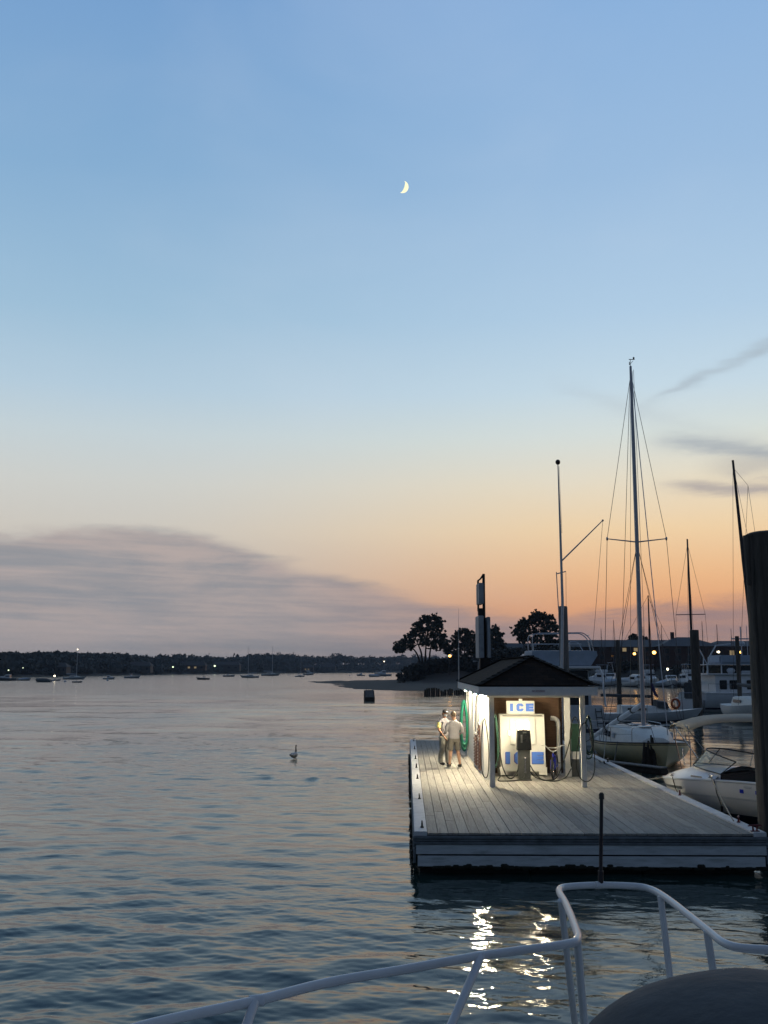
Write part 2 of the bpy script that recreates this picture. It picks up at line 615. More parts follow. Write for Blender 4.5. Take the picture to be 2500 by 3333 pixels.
def roof_mat():
    m = bpy.data.materials.new('brown shingles')
    m.use_nodes = True
    T = NT(m.node_tree)
    b = T.n['Principled BSDF']
    tcn = T.node('ShaderNodeTexCoord')
    br = T.node('ShaderNodeTexBrick')
    mp = T.node('ShaderNodeMapping')
    T.l.new(tcn.outputs['UV'], mp.inputs[0])
    T.l.new(mp.outputs[0], br.inputs['Vector'])
    br.inputs['Scale'].default_value = 1.0
    br.inputs['Brick Width'].default_value = .32
    br.inputs['Row Height'].default_value = .145
    br.inputs['Mortar Size'].default_value = .008
    b.inputs['Specular IOR Level'].default_value = .12
    br.inputs['Color1'].default_value = (.040, .024, .015, 1)
    br.inputs['Color2'].default_value = (.020, .013, .009, 1)
    br.inputs['Mortar'].default_value = (.012, .009, .008, 1)
    nz = T.noise(tcn.outputs['Object'], 2.5, 5, .6)
    k = T.rng(nz, .3, .7, .65, 1.3, False)
    T.l.new(T.mix(1.0, br.outputs['Color'], T.xyz(k, k, k), 'MULTIPLY'), b.inputs['Base Color'])
    b.inputs['Roughness'].default_value = .9
    bp = T.node('ShaderNodeBump')
    bp.inputs['Strength'].default_value = .9
    bp.inputs['Distance'].default_value = .03
    T.l.new(br.outputs['Fac'], bp.inputs['Height'])
    bp.invert = True
    T.l.new(bp.outputs[0], b.inputs['Normal'])
    return m


M_roof = roof_mat()


def water_mat():
    m = bpy.data.materials.new('harbour water')
    m.use_nodes = True
    T = NT(m.node_tree)
    b = T.n['Principled BSDF']
    b.inputs['Base Color'].default_value = (.018, .040, .035, 1)
    b.inputs['IOR'].default_value = 1.333
    g = T.node('ShaderNodeNewGeometry')
    mp = T.node('ShaderNodeMapping')
    T.l.new(g.outputs['Position'], mp.inputs[0])
    mp.inputs['Rotation'].default_value = (0, 0, -.15)
    mp.inputs['Scale'].default_value = (.55, 1.25, 1)
    a = T.noise(mp.outputs[0], 2.2, 5, .6, .3)
    c = T.noise(mp.outputs[0], .55, 5, .55, .4)
    dist = T.node('ShaderNodeVectorMath', operation='LENGTH')
    T.l.new(g.outputs['Position'], dist.inputs[0])
    T.l.new(T.rng(dist.outputs['Value'], 25, 200, .03, .13), b.inputs['Roughness'])
    fine = T.rng(dist.outputs['Value'], 8, 40, .3, 1.0)
    patch = T.rng(T.noise(g.outputs['Position'], .035, 3, .5, .5), .40, .62, .45, 1.15)
    h = T.math('ADD', T.math('MULTIPLY', T.math('MULTIPLY', a, fine), .42), T.math('MULTIPLY', c, T.rng(dist.outputs['Value'], 18, 60, .0, 1.2)))
    e = T.noise(mp.outputs[0], .17, 4, .6, .4)
    h = T.math('ADD', h, T.math('MULTIPLY', e, T.rng(dist.outputs['Value'], 45, 140, .0, 1.6)))
    h = T.math('MULTIPLY', h, patch)
    sp = T.node('ShaderNodeSeparateXYZ')
    T.l.new(g.outputs['Position'], sp.inputs[0])
    shel = T.math('MULTIPLY', T.rng(sp.outputs[0], 10, 26), T.rng(sp.outputs[1], 34, 60))
    h = T.math('MULTIPLY', h, T.math('SUBTRACT', 1.0, T.math('MULTIPLY', shel, .72)))
    bp = T.node('ShaderNodeBump')
    bp.inputs['Strength'].default_value = 1.0
    bp.inputs['Distance'].default_value = .085
    T.l.new(h, bp.inputs['Height'])
    T.l.new(bp.outputs[0], b.inputs['Normal'])
    return m


M_water = water_mat()

# ------------------------------------------------------------------ water: one sheet to the horizon, real waves near the camera
def build_water():
    phis = []
    p = math.radians(62)
    while p > .36:
        phis.append(p)
        p *= .93
    p = .36
    while p > CAMZ / 700.0:
        phis.append(p)
        p -= .52 / 1041
    rad = [CAMZ / math.tan(q) for q in phis]
    while rad[-1] < 2300:
        rad.append(rad[-1] * 1.25)
    rad = np.array(rad)
    ang = list(np.arange(-27, 27.01, .05))
    k, st = 27.0, .06
    extra = []
    while k < 178:
        st = min(st * 1.12, 6)
        k += st
        extra.append(k)
    ang = np.radians(np.array([-a for a in extra[::-1]] + ang + extra))
    na, nr = len(ang), len(rad)
    R, A = np.meshgrid(rad, ang, indexing='ij')
    X, Y = R * np.sin(A), R * np.cos(A)
    dr = np.gradient(rad)[:, None] * np.ones((1, na))
    Z = np.zeros_like(X)
    N = 130
    lam = np.exp(rng.uniform(math.log(.13), math.log(1.9), N))
    th = rng.normal(0, .62, N) + .16
    ph = rng.uniform(0, 2 * PI, N)
    # patches of more and less wind
    def low(fx, seed):
        r2 = np.random.default_rng(seed)
        o = np.zeros_like(X)
        for i in range(7):
            t = r2.uniform(0, PI)
            kx = fx * r2.uniform(.5, 1.6)
            o += np.sin((X * math.cos(t) * .6 + Y * math.sin(t)) * kx + r2.uniform(0, 6.28))
        return o / 3.2
    amp_s = np.clip(.9 + .45 * low(.22, 3), .35, 1.6)
    amp_l = np.clip(.9 + .35 * low(.12, 5), .4, 1.5)
    calm = 1 - .55 * np.exp(-(((X - 4.5) / 4.5) ** 2 + ((Y - 15) / 6.0) ** 2))
    calm2 = 1 - .5 * np.exp(-(((X - 14) / 9) ** 2 + ((Y - 40) / 26.0) ** 2))
    wake = np.exp(-((Y - 38.0 - .05 * (X + 2.6)) / .55) ** 2 - ((X + 2.6) / 2.4) ** 2)
    shel = np.clip((X - 10) / 16, 0, 1) * np.clip((Y - 34) / 26, 0, 1)
    mid = 1 + .45 * np.exp(-((R - 45) / 26.0) ** 2)
    S0 = .094
    for i in range(N):
        kk = 2 * PI / lam[i]
        s = S0 * math.sqrt(2.0 / N) * (1.0 if lam[i] > .35 else .85)
        a = s / kk
        att = np.clip((lam[i] / dr - 1.5) / 1.8, 0, 1)
        loc = (amp_s if lam[i] < .9 else amp_l) * calm * calm2 * mid * (1 - .6 * shel)
        if lam[i] < 1.1:
            loc = loc * (1 + 2.2 * wake)
        Z += a * att * loc * np.sin(kk * (X * math.sin(th[i]) + Y * math.cos(th[i])) + ph[i] + .35 * np.sin(.31 * X + .17 * Y + i))
    # longer low waves that only tell at a distance
    far = np.clip((R - 28) / 50, 0, 1)
    for i in range(44):
        lm = math.exp(rng.uniform(math.log(1.9), math.log(13)))
        t = rng.normal(.1, .38)
        kk = 2 * PI / lm
        Z += .055 * math.sqrt(2.0 / 44) / kk * np.clip((lm / dr - 1.5) / 1.8, 0, 1) * far * amp_l * (1 - .75 * shel) * np.sin(kk * (X * math.sin(t) + Y * math.cos(t)) + rng.uniform(0, 6.28) + .5 * np.sin(.05 * X + .02 * Y + i))
    # a thin streak of broken water near the goose
    wv = .07 * np.sin(.9 * X) + .05 * np.sin(2.7 * X + 1)
    for y0, wd, hh in ((37.7, .22, .016), (38.2, .24, .022), (38.7, .2, .014)):
        Z += hh * np.exp(-((Y - y0 - .05 * (X + 2.6) - wv) / wd) ** 2) * np.exp(-np.abs((X + 2.6) / 2.3) ** 4) * (.9 + .15 * np.sin(3.1 * X + y0))
    # the wash of a passing boat: longer regular waves on the left
    wl = np.exp(-((Y - 13 + .25 * X) / 6.5) ** 2) * (1 / (1 + np.exp((X - 1.2) / 1.2)))
    for lm, sl, t, pp in ((1.25, .040, .30, .4), (.86, .036, .20, 2.0), (2.1, .020, .36, 4.4)):
        kk = 2 * PI / lm
        Z += sl / kk * wl * np.clip((lm / dr - 2.2) / 2.5, 0, 1) * np.sin(kk * (X * -math.sin(t) + Y * math.cos(t)) + pp + .8 * np.sin(.5 * X + .2 * Y))
    co = np.stack([X, Y, Z], -1).reshape(-1, 3)
    i, j = np.meshgrid(np.arange(nr - 1), np.arange(na - 1), indexing='ij')
    a = (i * na + j).ravel()
    quads = np.stack([a, a + 1, a + na + 1, a + na], -1)
    i2 = np.arange(nr - 1)
    wrap = np.stack([i2 * na + na - 1, i2 * na, (i2 + 1) * na, (i2 + 1) * na + na - 1], -1)
    quads = np.concatenate([quads, wrap])
    quads = quads[:, ::-1]
    me = bpy.data.meshes.new('water')
    nv, nq = len(co), len(quads)
    c0 = nv
    co = np.concatenate([co, [[0, 0, 0]]])
    fan = np.stack([np.arange(na), np.full(na, c0), (np.arange(na) + 1) % na], -1)
    me.vertices.add(nv + 1)
    me.vertices.foreach_set('co', co.astype(np.float32).ravel())
    nl = nq * 4 + na * 3
    me.loops.add(nl)
    me.loops.foreach_set('vertex_index', np.concatenate([quads.ravel(), fan.ravel()]).astype(np.int32))
    me.polygons.add(nq + na)
    me.polygons.foreach_set('loop_start', np.concatenate([np.arange(nq) * 4, nq * 4 + np.arange(na) * 3]).astype(np.int32))
    me.polygons.foreach_set('use_smooth', np.ones(nq + na, dtype=bool))
    me.update(calc_edges=True)
    me.validate()
    if me.polygons[len(me.polygons) // 2].normal.z < 0:
        me.flip_normals()
    o = link_mesh('water', me, M_water)
    tag(o, 'rippled harbour water reflecting the dusk sky', 'water', kind='structure')


build_water()

# ------------------------------------------------------------------ the moon
def build_moon():
    c = at(1310.3, 608.2, 20000)
    rad = 20.7 * 20000 / F
    view = (c - cam.location).normalized()
    right = view.cross(Vector((0, 0, 1))).normalized()
    upv = right.cross(view)
    # limb points to the lower right of the picture
    q = math.radians(-21)
    ex = right * math.cos(q) + upv * math.sin(q)
    ey = -right * math.sin(q) + upv * math.cos(q)
    cc = c
    mb = MB()
    rows = []
    for sgn in (1.0, .93):
        g = []
        for i in range(25):
            b = -PI / 2 + PI * i / 24
            r = []
            for j in range(9):
                lon = math.radians(18 + 74 * j / 8)         # from the terminator to the limb
                x = math.cos(b) * math.sin(lon)
                z = math.cos(b) * math.cos(lon)
                r.append(cc + (ex * x + ey * math.sin(b) - view * z) * rad * sgn)
            g.append(r)
        rows.append(g)
    out = [r + s[::-1] for r, s in zip(rows[0], rows[1])]
    mb.loft(out, True, False, False)
    o = mb.out('moon', M_moon, None, 0)
    tag(o, 'pale yellow crescent moon high in the blue sky', 'moon')


build_moon()

# ------------------------------------------------------------------ floating fuel dock
DZ = .76
DA = math.radians(1.25)
O = Vector((.583, 20.66, DZ))
CA, SA = math.cos(DA), math.sin(DA)


def DL(x, y, z=0.0):
    return Vector((O.x + x * CA + y * SA, O.y - x * SA + y * CA, DZ + z))


DW, DLEN = 6.70, 26.6


def cleat_mb(L=.26, h=.09):
    mb = MB()
    mb.box((0, 0, .008), (L * .62, .07, .016), bev=.004)
    for s in (-1, 1):
        mb.tube([(s * L * .13, 0, .012), (s * L * .15, 0, h * .85)], [.02, .016], 8)
    mb.tube([(-L / 2, 0, h * .93), (-L * .3, 0, h), (0, 0, h * 1.02), (L * .3, 0, h), (L / 2, 0, h * .93)], [.010, .017, .019, .017, .010], 8)
    return mb


def build_dock():
    r = thing('floating_dock', 'long grey plank floating dock with white edge boards carrying the fuel hut', 'dock', O, -DA)
    mb = MB()
    x0, x1 = .25, DW - .25
    n = 31
    w = (x1 - x0) / n
    for i in range(n):
        y = .02
        first = random.uniform(1.2, 4.9)
        while y < DLEN - .05:
            y2 = min(y + first, DLEN)
            first = 4.88
            if DLEN - y2 < .4:
                y2 = DLEN
            dz = random.uniform(-.003, .003)
            mb.box((x0 + (i + .5) * w, (y + y2) / 2, -.02 + dz), (w - .011, y2 - y - .005, .04))
            y = y2
    mb.out('deck', M_deck, r, 0)
    for sx in (.12, DW - .12):
        mb = MB()
        y = 0.0
        while y < DLEN - .01:
            y2 = min(y + 5.2, DLEN)
            mb.box((sx, (y + y2) / 2, -.012), (.246, y2 - y - .008, .085), bev=.008)
            y = y2
        mb.out('edge_board', M_capw, r)
    # front: three dark rub strips and two white boards
    mb = MB()
    mb.box((DW / 2, -.03, -.075), (DW + .03, .06, .05), bev=.008)
    mb.box((DW / 2, -.018, -.128), (DW + .01, .04, .04), bev=.006)
    mb.box((DW / 2, -.035, -.178), (DW + .03, .07, .042), bev=.008)
    mb.out('rub_rail', M_rub, r)
    for z, h, dx in ((-.295, .175, .06), (-.510, .195, .12)):
        mb = MB()
        mb.box((DW / 2 + .0, -.022, z), (DW - dx, .044, h), bev=.006)
        mb.out('fascia_board', M_fascia, r)
        mb = MB()
        mb.box((DW / 2 + .0, DLEN + .022, z), (DW - dx, .044, h), bev=.006)
        mb.out('fascia_board', M_fascia, r)
    mb = MB()
    for sx in (.0, DW):
        mb.box((sx, DLEN / 2, -.16), (.05, DLEN, .2))
        mb.box((sx, DLEN / 2, -.42), (.045, DLEN, .26))
    mb.out('side_board', M_rub, r)
    mb = MB()
    mb.box((DW / 2, DLEN / 2, -.10), (DW - .1, DLEN - .1, .10))
    for k in range(6):
        for sx in (1.15, 3.3, 5.45):
            mb.box((sx, 2.32 + k * 4.4, -.62), (2.1, 4.2, .9))
    mb.out('float', M_float, r, 0)
    mb = MB()
    for k in range(150):
        y = random.uniform(.0, DLEN)
        s = random.uniform(.025, .075)
        mb.ell((-.035 - s * .3, y, random.uniform(-.80, -.62)), (s * .6, s * 1.5, s), 6, 4)
    for k in range(110):
        x = random.uniform(.1, DW - .1)
        s = random.uniform(.02, .05)
        mb.ell((x, -.035, -.625 + random.uniform(-.02, .05) * (1 if random.random() < .3 else .3)), (s * 2.2, s * .7, s), 6, 4)
    o = mb.out('weed', M_weed, r)
    tag(o, None, None, None, 'stuff')
    # cleats bolted to the edges
    for px, py in ((1346, 2412), (1349, 2438), (1352, 2470), (1355, 2498), (1359, 2534), (1364, 2600), (1373, 2693)):
        p = ground(px, py, DZ + .03)
        ly = (p - DL(0, 0)).dot(Vector((SA, CA, 0)))
        o = cleat_mb(.26, .11).out('cleat', M_cleat, r)
        o.location = (.155, min(ly, DLEN - .12), .0305)
        o.rotation_euler = (0, 0, PI / 2)
    for px, py, c in ((2195, 2588, M_cleatred), (2386, 2676, M_cleatred), (2424, 2706, M_cleatred), (1966, 2480, M_cleat)):
        p = ground(px, py, DZ + .03)
        ly = (p - DL(0, 0)).dot(Vector((SA, CA, 0)))
        o = cleat_mb(.27, .11).out('cleat', c, r)
        o.location = (DW - .17 if py > 2700 else DW - .1, ly, .0305)
        o.rotation_euler = (0, 0, 0.06 if py > 2700 else PI / 2 - .35)
    return r


DOCK = build_dock()

# ------------------------------------------------------------------ fuel hut on the dock
HX0, HX1 = 2.075, 4.61           # walls, local to the dock
HF, HB = 11.75, 18.4            # back wall of the porch, rear wall
RX0, RX1, RY0, RY1 = 1.76, 4.90, 7.35, 18.75
EZ0, EZ1 = 2.42, 2.68           # eave board


def build_hut():
    r = thing('fuel_hut', 'small white and brown fuel dock hut with lit porch and dark hip roof', 'hut', DL(0, 0, .0), -DA)
    # roof: hips with overhang
    cx = (RX0 + RX1) / 2
    zr, run = 3.46, 1.5
    A = [(RX0, RY0, EZ1), (RX1, RY0, EZ1), (RX1, RY1, EZ1), (RX0, RY1, EZ1)]
    P, Q = (cx, RY0 + run, zr), (cx, RY1 - run, zr)
    me = bpy.data.meshes.new('roof')
    faces = [[A[0], A[1], P], [A[1], A[2], Q, P], [A[2], A[3], Q], [A[3], A[0], P, Q]]
    vs, fs, uvs = [], [], []
    for f in faces:
        k = len(vs)
        a = Vector(f[0])
        e = (Vector(f[1]) - a).normalized()
        nrm = (Vector(f[1]) - a).cross(Vector(f[2]) - a).normalized()
        up = nrm.cross(e)
        for p in f:
            d = Vector(p) - a
            uvs.append((d.dot(e), d.dot(up)))
        vs += f
        fs.append(list(range(k, k + len(f))))
    k = len(vs)
    vs += [(x, y, z - .03) for x, y, z in A]
    fs.append([k + 3, k + 2, k + 1, k])
    for i in range(4):
        uvs.append((0, 0))
    me.from_pydata(vs, [], fs)
    uv = me.uv_layers.new(name='UVMap')
    for lp in me.loops:
        uv.data[lp.index].uv = uvs[lp.vertex_index]
    roof = link_mesh('roof', me, M_roof, r)
    mb = MB()
    for a, b in ((A[0], P), (A[1], P), (A[2], Q), (A[3], Q), (P, Q)):
        a, b = Vector(a), Vector(b)
        n = int((b - a).length / .22)
        for i in range(n):
            c = a.lerp(b, (i + .5) / n)
            d = (b - a)
            mb.box(c + Vector((0, 0, .012)), (.24, .2, .022), rz=math.atan2(d.y, d.x), ry=-math.atan2(d.z, math.hypot(d.x, d.y)) + .06)
    mb.out('ridge_shingles', M_roof, roof, 0)
    # eave boards and soffit
    mb = MB()
    h = EZ1 - EZ0 - .035
    zc = EZ0 + h / 2
    mb.box((cx, RY0 + .02, zc), (RX1 - RX0, .04, h))
    mb.box((cx, RY1 - .02, zc), (RX1 - RX0, .04, h))
    mb.box((RX0 + .02, (RY0 + RY1) / 2, zc), (.04, RY1 - RY0 - .08, h))
    mb.box((RX1 - .02, (RY0 + RY1) / 2, zc), (.04, RY1 - RY0 - .08, h))
    mb.out('eave_board', M_white, r)
    mb = MB()
    mb.box((cx, (RY0 + RY1) / 2, EZ0 + .14), (RX1 - RX0 - .1, RY1 - RY0 - .1, .02))
    mb.out('soffit', M_white, r)
    mb = MB()
    mb.box((cx, 7.95, EZ0 - .035), (HX1 - HX0 + .1, .12, .07))
    mb.out('porch_beam', M_white, r)
    for x in (HX0 + .065, HX1 - .03):
        mb = MB()
        mb.box((x, 7.95, EZ0 / 2 - .035), (.132, .132, EZ0 - .07), bev=.006)
        mb.out('post', M_white, r)
    mb = MB()
    mb.box((HX1 - .02, 10.75, EZ0 / 2 + .06), (.17, .13, EZ0 + .12), bev=.006)
    mb.out('post', M_white, r)
    # walls
    WH = EZ0 + .12
    mb = MB()
    mb.box(((HX0 + HX1) / 2, HF + .05, WH / 2), (HX1 - HX0 - .22, .10, WH))          # porch back wall
    mb.box((HX1 - .06, (HF + HB) / 2, WH / 2), (.10, HB - HF - .2, WH))
    mb.box(((HX0 + HX1) / 2, HB - .05, WH / 2), (HX1 - HX0 - .22, .10, WH))
    for i in range(16):                                                         # clapboard laps
        z = .08 + i * .155
        mb.box(((HX0 + HX1) / 2, HF - .008, z), (HX1 - HX0 - .24, .016, .02))
        mb.box((HX1 - .004, (HF + HB) / 2, z), (.016, HB - HF - .24, .02))
    mb.out('brown_wall', M_brown, r)
    mb = MB()
    mb.box((HX0 + .05, (9.8 + HB) / 2, WH / 2), (.08, HB - 9.8 - .2, WH))
    mb.out('side_wall', M_white, r)
    # corner boards and trims on the lit side
    for y, w in ((9.85, .14), (12.5, .12), (14.35, .12), (HB - .08, .16)):
        mb = MB()
        mb.box((HX0, y, WH / 2), (.05, w, WH))
        if y < 10:
            mb.box((HX0 + .10, 9.80, WH / 2), (.16, .04, WH))
        mb.out('corner_board', M_white, r)
    # two tall windows over brown louvred half doors
    for y0, y1, zt in ((11.6, 12.42, 1.44), (13.15, 14.2, 1.05)):
        mb = MB()
        mb.box((HX0 + .005, (y0 + y1) / 2, (zt + .08) / 2), (.03, y1 - y0, zt - .08))
        nn = int(zt / .11)
        for i in range(nn):
            z = .14 + i * (zt - .2) / nn
            mb.box((HX0 - .018, (y0 + y1) / 2, z), (.03, y1 - y0 - .12, .075), ry=.5)
        d = mb.out('louvre_door', M_brown2, r)
        mb = MB()
        mb.box((HX0 - .025, y0 + .12, zt * .72), (.05, .035, .18), bev=.01)
        mb.out('handle', M_capw, d)
        mb = MB()
        mb.box((HX0 + .004, (y0 + y1) / 2, (zt + 2.26) / 2 + .02), (.02, y1 - y0 - .1, 2.26 - zt - .04))
        w = mb.out('window', M_shutter, r)
        mb = MB()
        for yy in (y0 + .02, y1 - .02):
            mb.box((HX0 - .008, yy, (zt + 2.3) / 2), (.03, .06, 2.3 - zt))
        for zz in (zt + .02, 2.28):
            mb.box((HX0 - .010, (y0 + y1) / 2, zz), (.034, y1 - y0 + .02, .06))
        mb.out('frame', M_white, w)
    # lamps under the left eave
    for y in (8.75, 11.2, 13.8, 16.6):
        mb = MB()
        mb.box((1.93, y, EZ0 + .06), (.10, .34, .13), bev=.008)
        l = mb.out('eave_lamp', M_white, r)
        mb = MB()
        mb.tube([(1.93, y - .15, EZ0 - .035), (1.93, y + .15, EZ0 - .035)], .036, 10)
        mb.out('bulb', M_bulb, l)
    # ceiling lamp of the porch, hidden from the front by the eave board
    mb = MB()
    mb.tube([(3.42, 8.75, EZ0 + .13), (3.42, 8.75, EZ0 + .09)], .11, 12)
    l = mb.out('porch_lamp', M_white, r)
    mb = MB()
    mb.ell((3.42, 8.75, EZ0 + .065), (.085, .085, .035), 12, 8)
    mb.out('bulb', M_bulb2, l)
    # small notice on the front eave board
    mb = MB()
    mb.box((3.34, RY0 - .004, zc), (.36, .008, .062))
    s = mb.out('notice_plate', M_capw, r)
    text_mesh('NO SMOKING', .052, .001, 'lettering', M_red, s, Matrix.Translation((3.34, RY0 - .010, zc)) @ Matrix.Rotation(PI / 2, 4, 'X'))
    # whip aerial at the far left corner of the eave
    mb = MB()
    a = Vector((RX0 + .03, RY1 - .25, EZ0 + .1))
    mb.tube([a, a + Vector((0, 0, 1.35))], .018, 6)
    mb.tube([a + Vector((0, 0, 1.35)), a + Vector((.02, 0, 2.85))], [.010, .004], 5)
    mb.ell(a + Vector((0, 0, 1.35)), (.03, .03, .04), 8, 6)
    mb.out('aerial', M_pole, r)
    return r


build_hut()


# ------------------------------------------------------------------ ice box
def letter_mb(ch, x, z, w, h, y, d):
    mb = MB()
    t = w * .42
    if ch == 'I':
        mb.box((x, y, z), (t, d, h))
    elif ch == 'C':
        c = h * .2
        o = [(-w / 2 + c, -h / 2), (w / 2 - c, -h / 2), (w / 2, -h / 2 + c), (w / 2, -h * .14), (w / 2 - t * .9, -h * .14), (w / 2 - t * .9, -h / 2 + t * .75), (-w / 2 + t, -h / 2 + t * .75),
             (-w / 2 + t, h / 2 - t * .75), (w / 2 - t * .9, h / 2 - t * .75), (w / 2 - t * .9, h * .14), (w / 2, h * .14), (w / 2, h / 2 - c), (w / 2 - c, h / 2), (-w / 2 + c, h / 2), (-w / 2, h / 2 - c), (-w / 2, -h / 2 + c)]
        mb.slab([(x + p, z + q) for p, q in o], 'y', y - d / 2, y + d / 2)
    else:
        e = h * .30
        g = (h - 3 * e) / 2
        o = [(-w / 2, -h / 2), (w / 2, -h / 2), (w / 2, -h / 2 + e), (-w / 2 + t, -h / 2 + e), (-w / 2 + t, -h / 2 + e + g), (w / 2 * .94, -h / 2 + e + g), (w / 2 * .94, h / 2 - e - g),
             (-w / 2 + t, h / 2 - e - g), (-w / 2 + t, h / 2 - e), (w / 2, h / 2 - e), (w / 2, h / 2), (-w / 2, h / 2)]
        mb.slab([(x + p, z + q) for p, q in o], 'y', y - d / 2, y + d / 2)
    return mb


def build_icebox():
    c = DL(3.28, 10.80)
    r = thing('ice_freezer', 'big white ice freezer with slanted front and blue ICE letters in the hut porch', 'freezer', c, -DA)
    # side profile: front leans back towards the top;  y = 0 at the foot of the front
    prof = [(0, .14), (.82, .14), (.82, 1.78), (.16, 1.78), (.13, 1.72), (.0, .86)]
    mb = MB()
    mb.slab(prof, 'x', -.655, .655)
    body = mb.out('cabinet', M_icebox, r)
    mb = MB()
    for s in (-1, 1):
        mb.box((s * .56, .10, .09), (.20, .16, .10))
        mb.slab([(-.04, .03), (.84, .03), (.84, .15), (.0, .26)], 'x', s * .67 - .022, s * .67 + .022)
    mb.box((0, .5, .07), (1.1, .5, .12))
    mb.out('skid', M_icebox, r)
    # slanted access door
    sl = math.atan2(.13, .86)
    M = Matrix.Translation((0, .065 - .012, 1.29)) @ Matrix.Rotation(-sl, 4, 'X')
    mb = MB()
    mb.box((0, -.018, .0), (.76, .05, .78), bev=.012)
    d = mb.out('door', M_icebox, r, M=M)
    mb = MB()
    mb.box((-.40, -.05, -.06), (.05, .06, .16), bev=.01)
    mb.out('handle', M_chrome, d, M=M)
    mb = MB()
    mb.box((0, .10, 1.745), (1.16, .10, .022))
    mb.out('seam', M_icegrey, r)
    # letters on the lower front
    for ch, x, w in (('I', -.45, .30), ('C', -.075, .36), ('E', .43, .34)):
        o = letter_mb(ch, x, .53, w, .34, -.010, .018).out('lettering', M_letter, r, 0)
        letter_mb(ch, x - .016, .53 - .012, w, .34, -.002, .010).out('letter_edge', M_letter2, o, 0)
    # sign on top
    mb = MB()
    mb.box((-.03, .26, 1.98), (.83, .14, .38), bev=.01)
    mb.box((-.03, .30, 1.785), (.5, .1, .03))
    mb.box((-.02, .26, 2.20), (.10, .10, .06))
    s = mb.out('sign', M_icebox, r)
    for ch, x, w in (('I', -.30, .22), ('C', -.05, .21), ('E', .24, .23)):
        letter_mb(ch, x, 1.98, w, .23, .182, .014).out('lettering', M_letter, s, 0)


build_icebox()


# ------------------------------------------------------------------ fuel dispensers and their hoses
def build_pump():
    p = ground(1708, 2541, DZ)
    lp = p - DL(0, 0)
    x, y = lp.dot(Vector((CA, -SA, 0))), lp.dot(Vector((SA, CA, 0)))
    r = thing('fuel_pump', 'dark fuel pump with glass head and black hoses standing before the ice freezer', 'fuel pump', DL(x, y), -DA)
    mb = MB()
    mb.box((0, .10, .02), (.40, .30, .04), bev=.006)
    mb.box((0, .10, .44), (.335, .22, .82), bev=.008)
    b = mb.out('pedestal', M_pumpgrey, r)
    mb = MB()
    mb.box((0, .10, 1.115), (.42, .30, .55), taper=.86, bev=.012)
    h = mb.out('head', M_pumpdark, r)
    mb = MB()
    mb.box((-.07, -.048, 1.16), (.05, .012, .22))
    mb.box((.02, -.040, 1.33), (.10, .012, .03))
    mb.out('display', M_pumpgrey, h)
    mb = MB()
    mb.box((0, .14, 1.40), (.24, .10, .02))
    mb.tube([(0, .08, 1.39), (0, .08, 1.66)], .014, 6)
    mb.out('stem', M_brown2, h)
    mb = MB()
    mb.box((0, .21, 1.53), (.34, .05, .22), bev=.02)
    mb.out('lamp', M_tubel, h)
    mb = MB()
    mb.tube(fillet([(.015, -.03, .60), (.015, -.09, .64), (.015, -.09, .42), (.01, -.06, .38)], .05), .018, 8)
    mb.box((.015, -.05, .36), (.05, .05, .18), bev=.012)
    mb.box((.015, -.06, .24), (.055, .05, .06), bev=.012)
    mb.out('nozzle', M_chrome, r)
    # hoses
    runs = [
        [(.015, -.05, .28), (.0, -.10, .14), (-.12, -.20, .05), (-.40, -.33, .03), (-.70, -.40, .03), (-.78, -.36, .06), (-.70, -.20, .18), (-.78, -.05, .55)],
        [(-.16, .02, .42), (-.20, -.06, .28), (-.34, -.1, .09), (-.48, -.08, .10), (-.60, .05, .35), (-.66, .3, .75)],
        [(.17, .02, .42), (.26, -.05, .26), (.44, -.18, .06), (.64, -.22, .04), (.86, -.2, .10), (1.02, -.25, .42), (1.18, -.40, .95), (1.28, -.62, 1.45)],
        [(.17, .06, .24), (.30, -.06, .10), (.56, -.24, .035), (.86, -.30, .03), (1.12, -.24, .12), (1.30, -.1, .34)],
    ]
    for q in runs:
        mb = MB()
        mb.tube(smooth_curve(q, 5), .017, 7)
        mb.out('hose', M_hose, r)
    # second, green one on the right
    p = ground(1874, 2528, DZ)
    r = thing('fuel_pump', 'green fuel dispenser half hidden behind the right front porch post', 'fuel pump', (p.x, p.y, DZ), -DA)
    mb = MB()
    mb.box((0, .1, .25), (.25, .22, .50), bev=.01)
    mb.out('pedestal', M_pumpgrey, r)
    mb = MB()
    mb.box((.02, .1, .61), (.20, .16, .24))
    mb.out('panel', M_icebox, r)
    mb = MB()
    mb.box((0, .1, 1.12), (.27, .24, .80), bev=.02)
    mb.out('head', M_pumpgreen, r)
    mb = MB()
    mb.tube(smooth_curve([(-.12, .0, .2), (-.15, -.1, .7), (-.13, -.1, 1.35), (0, -.1, 1.72), (.14, -.1, 1.45), (.2, -.12, .9), (.3, -.2, .5)], 6), .015, 6)
    mb.out('hose', M_hose, r)


build_pump()


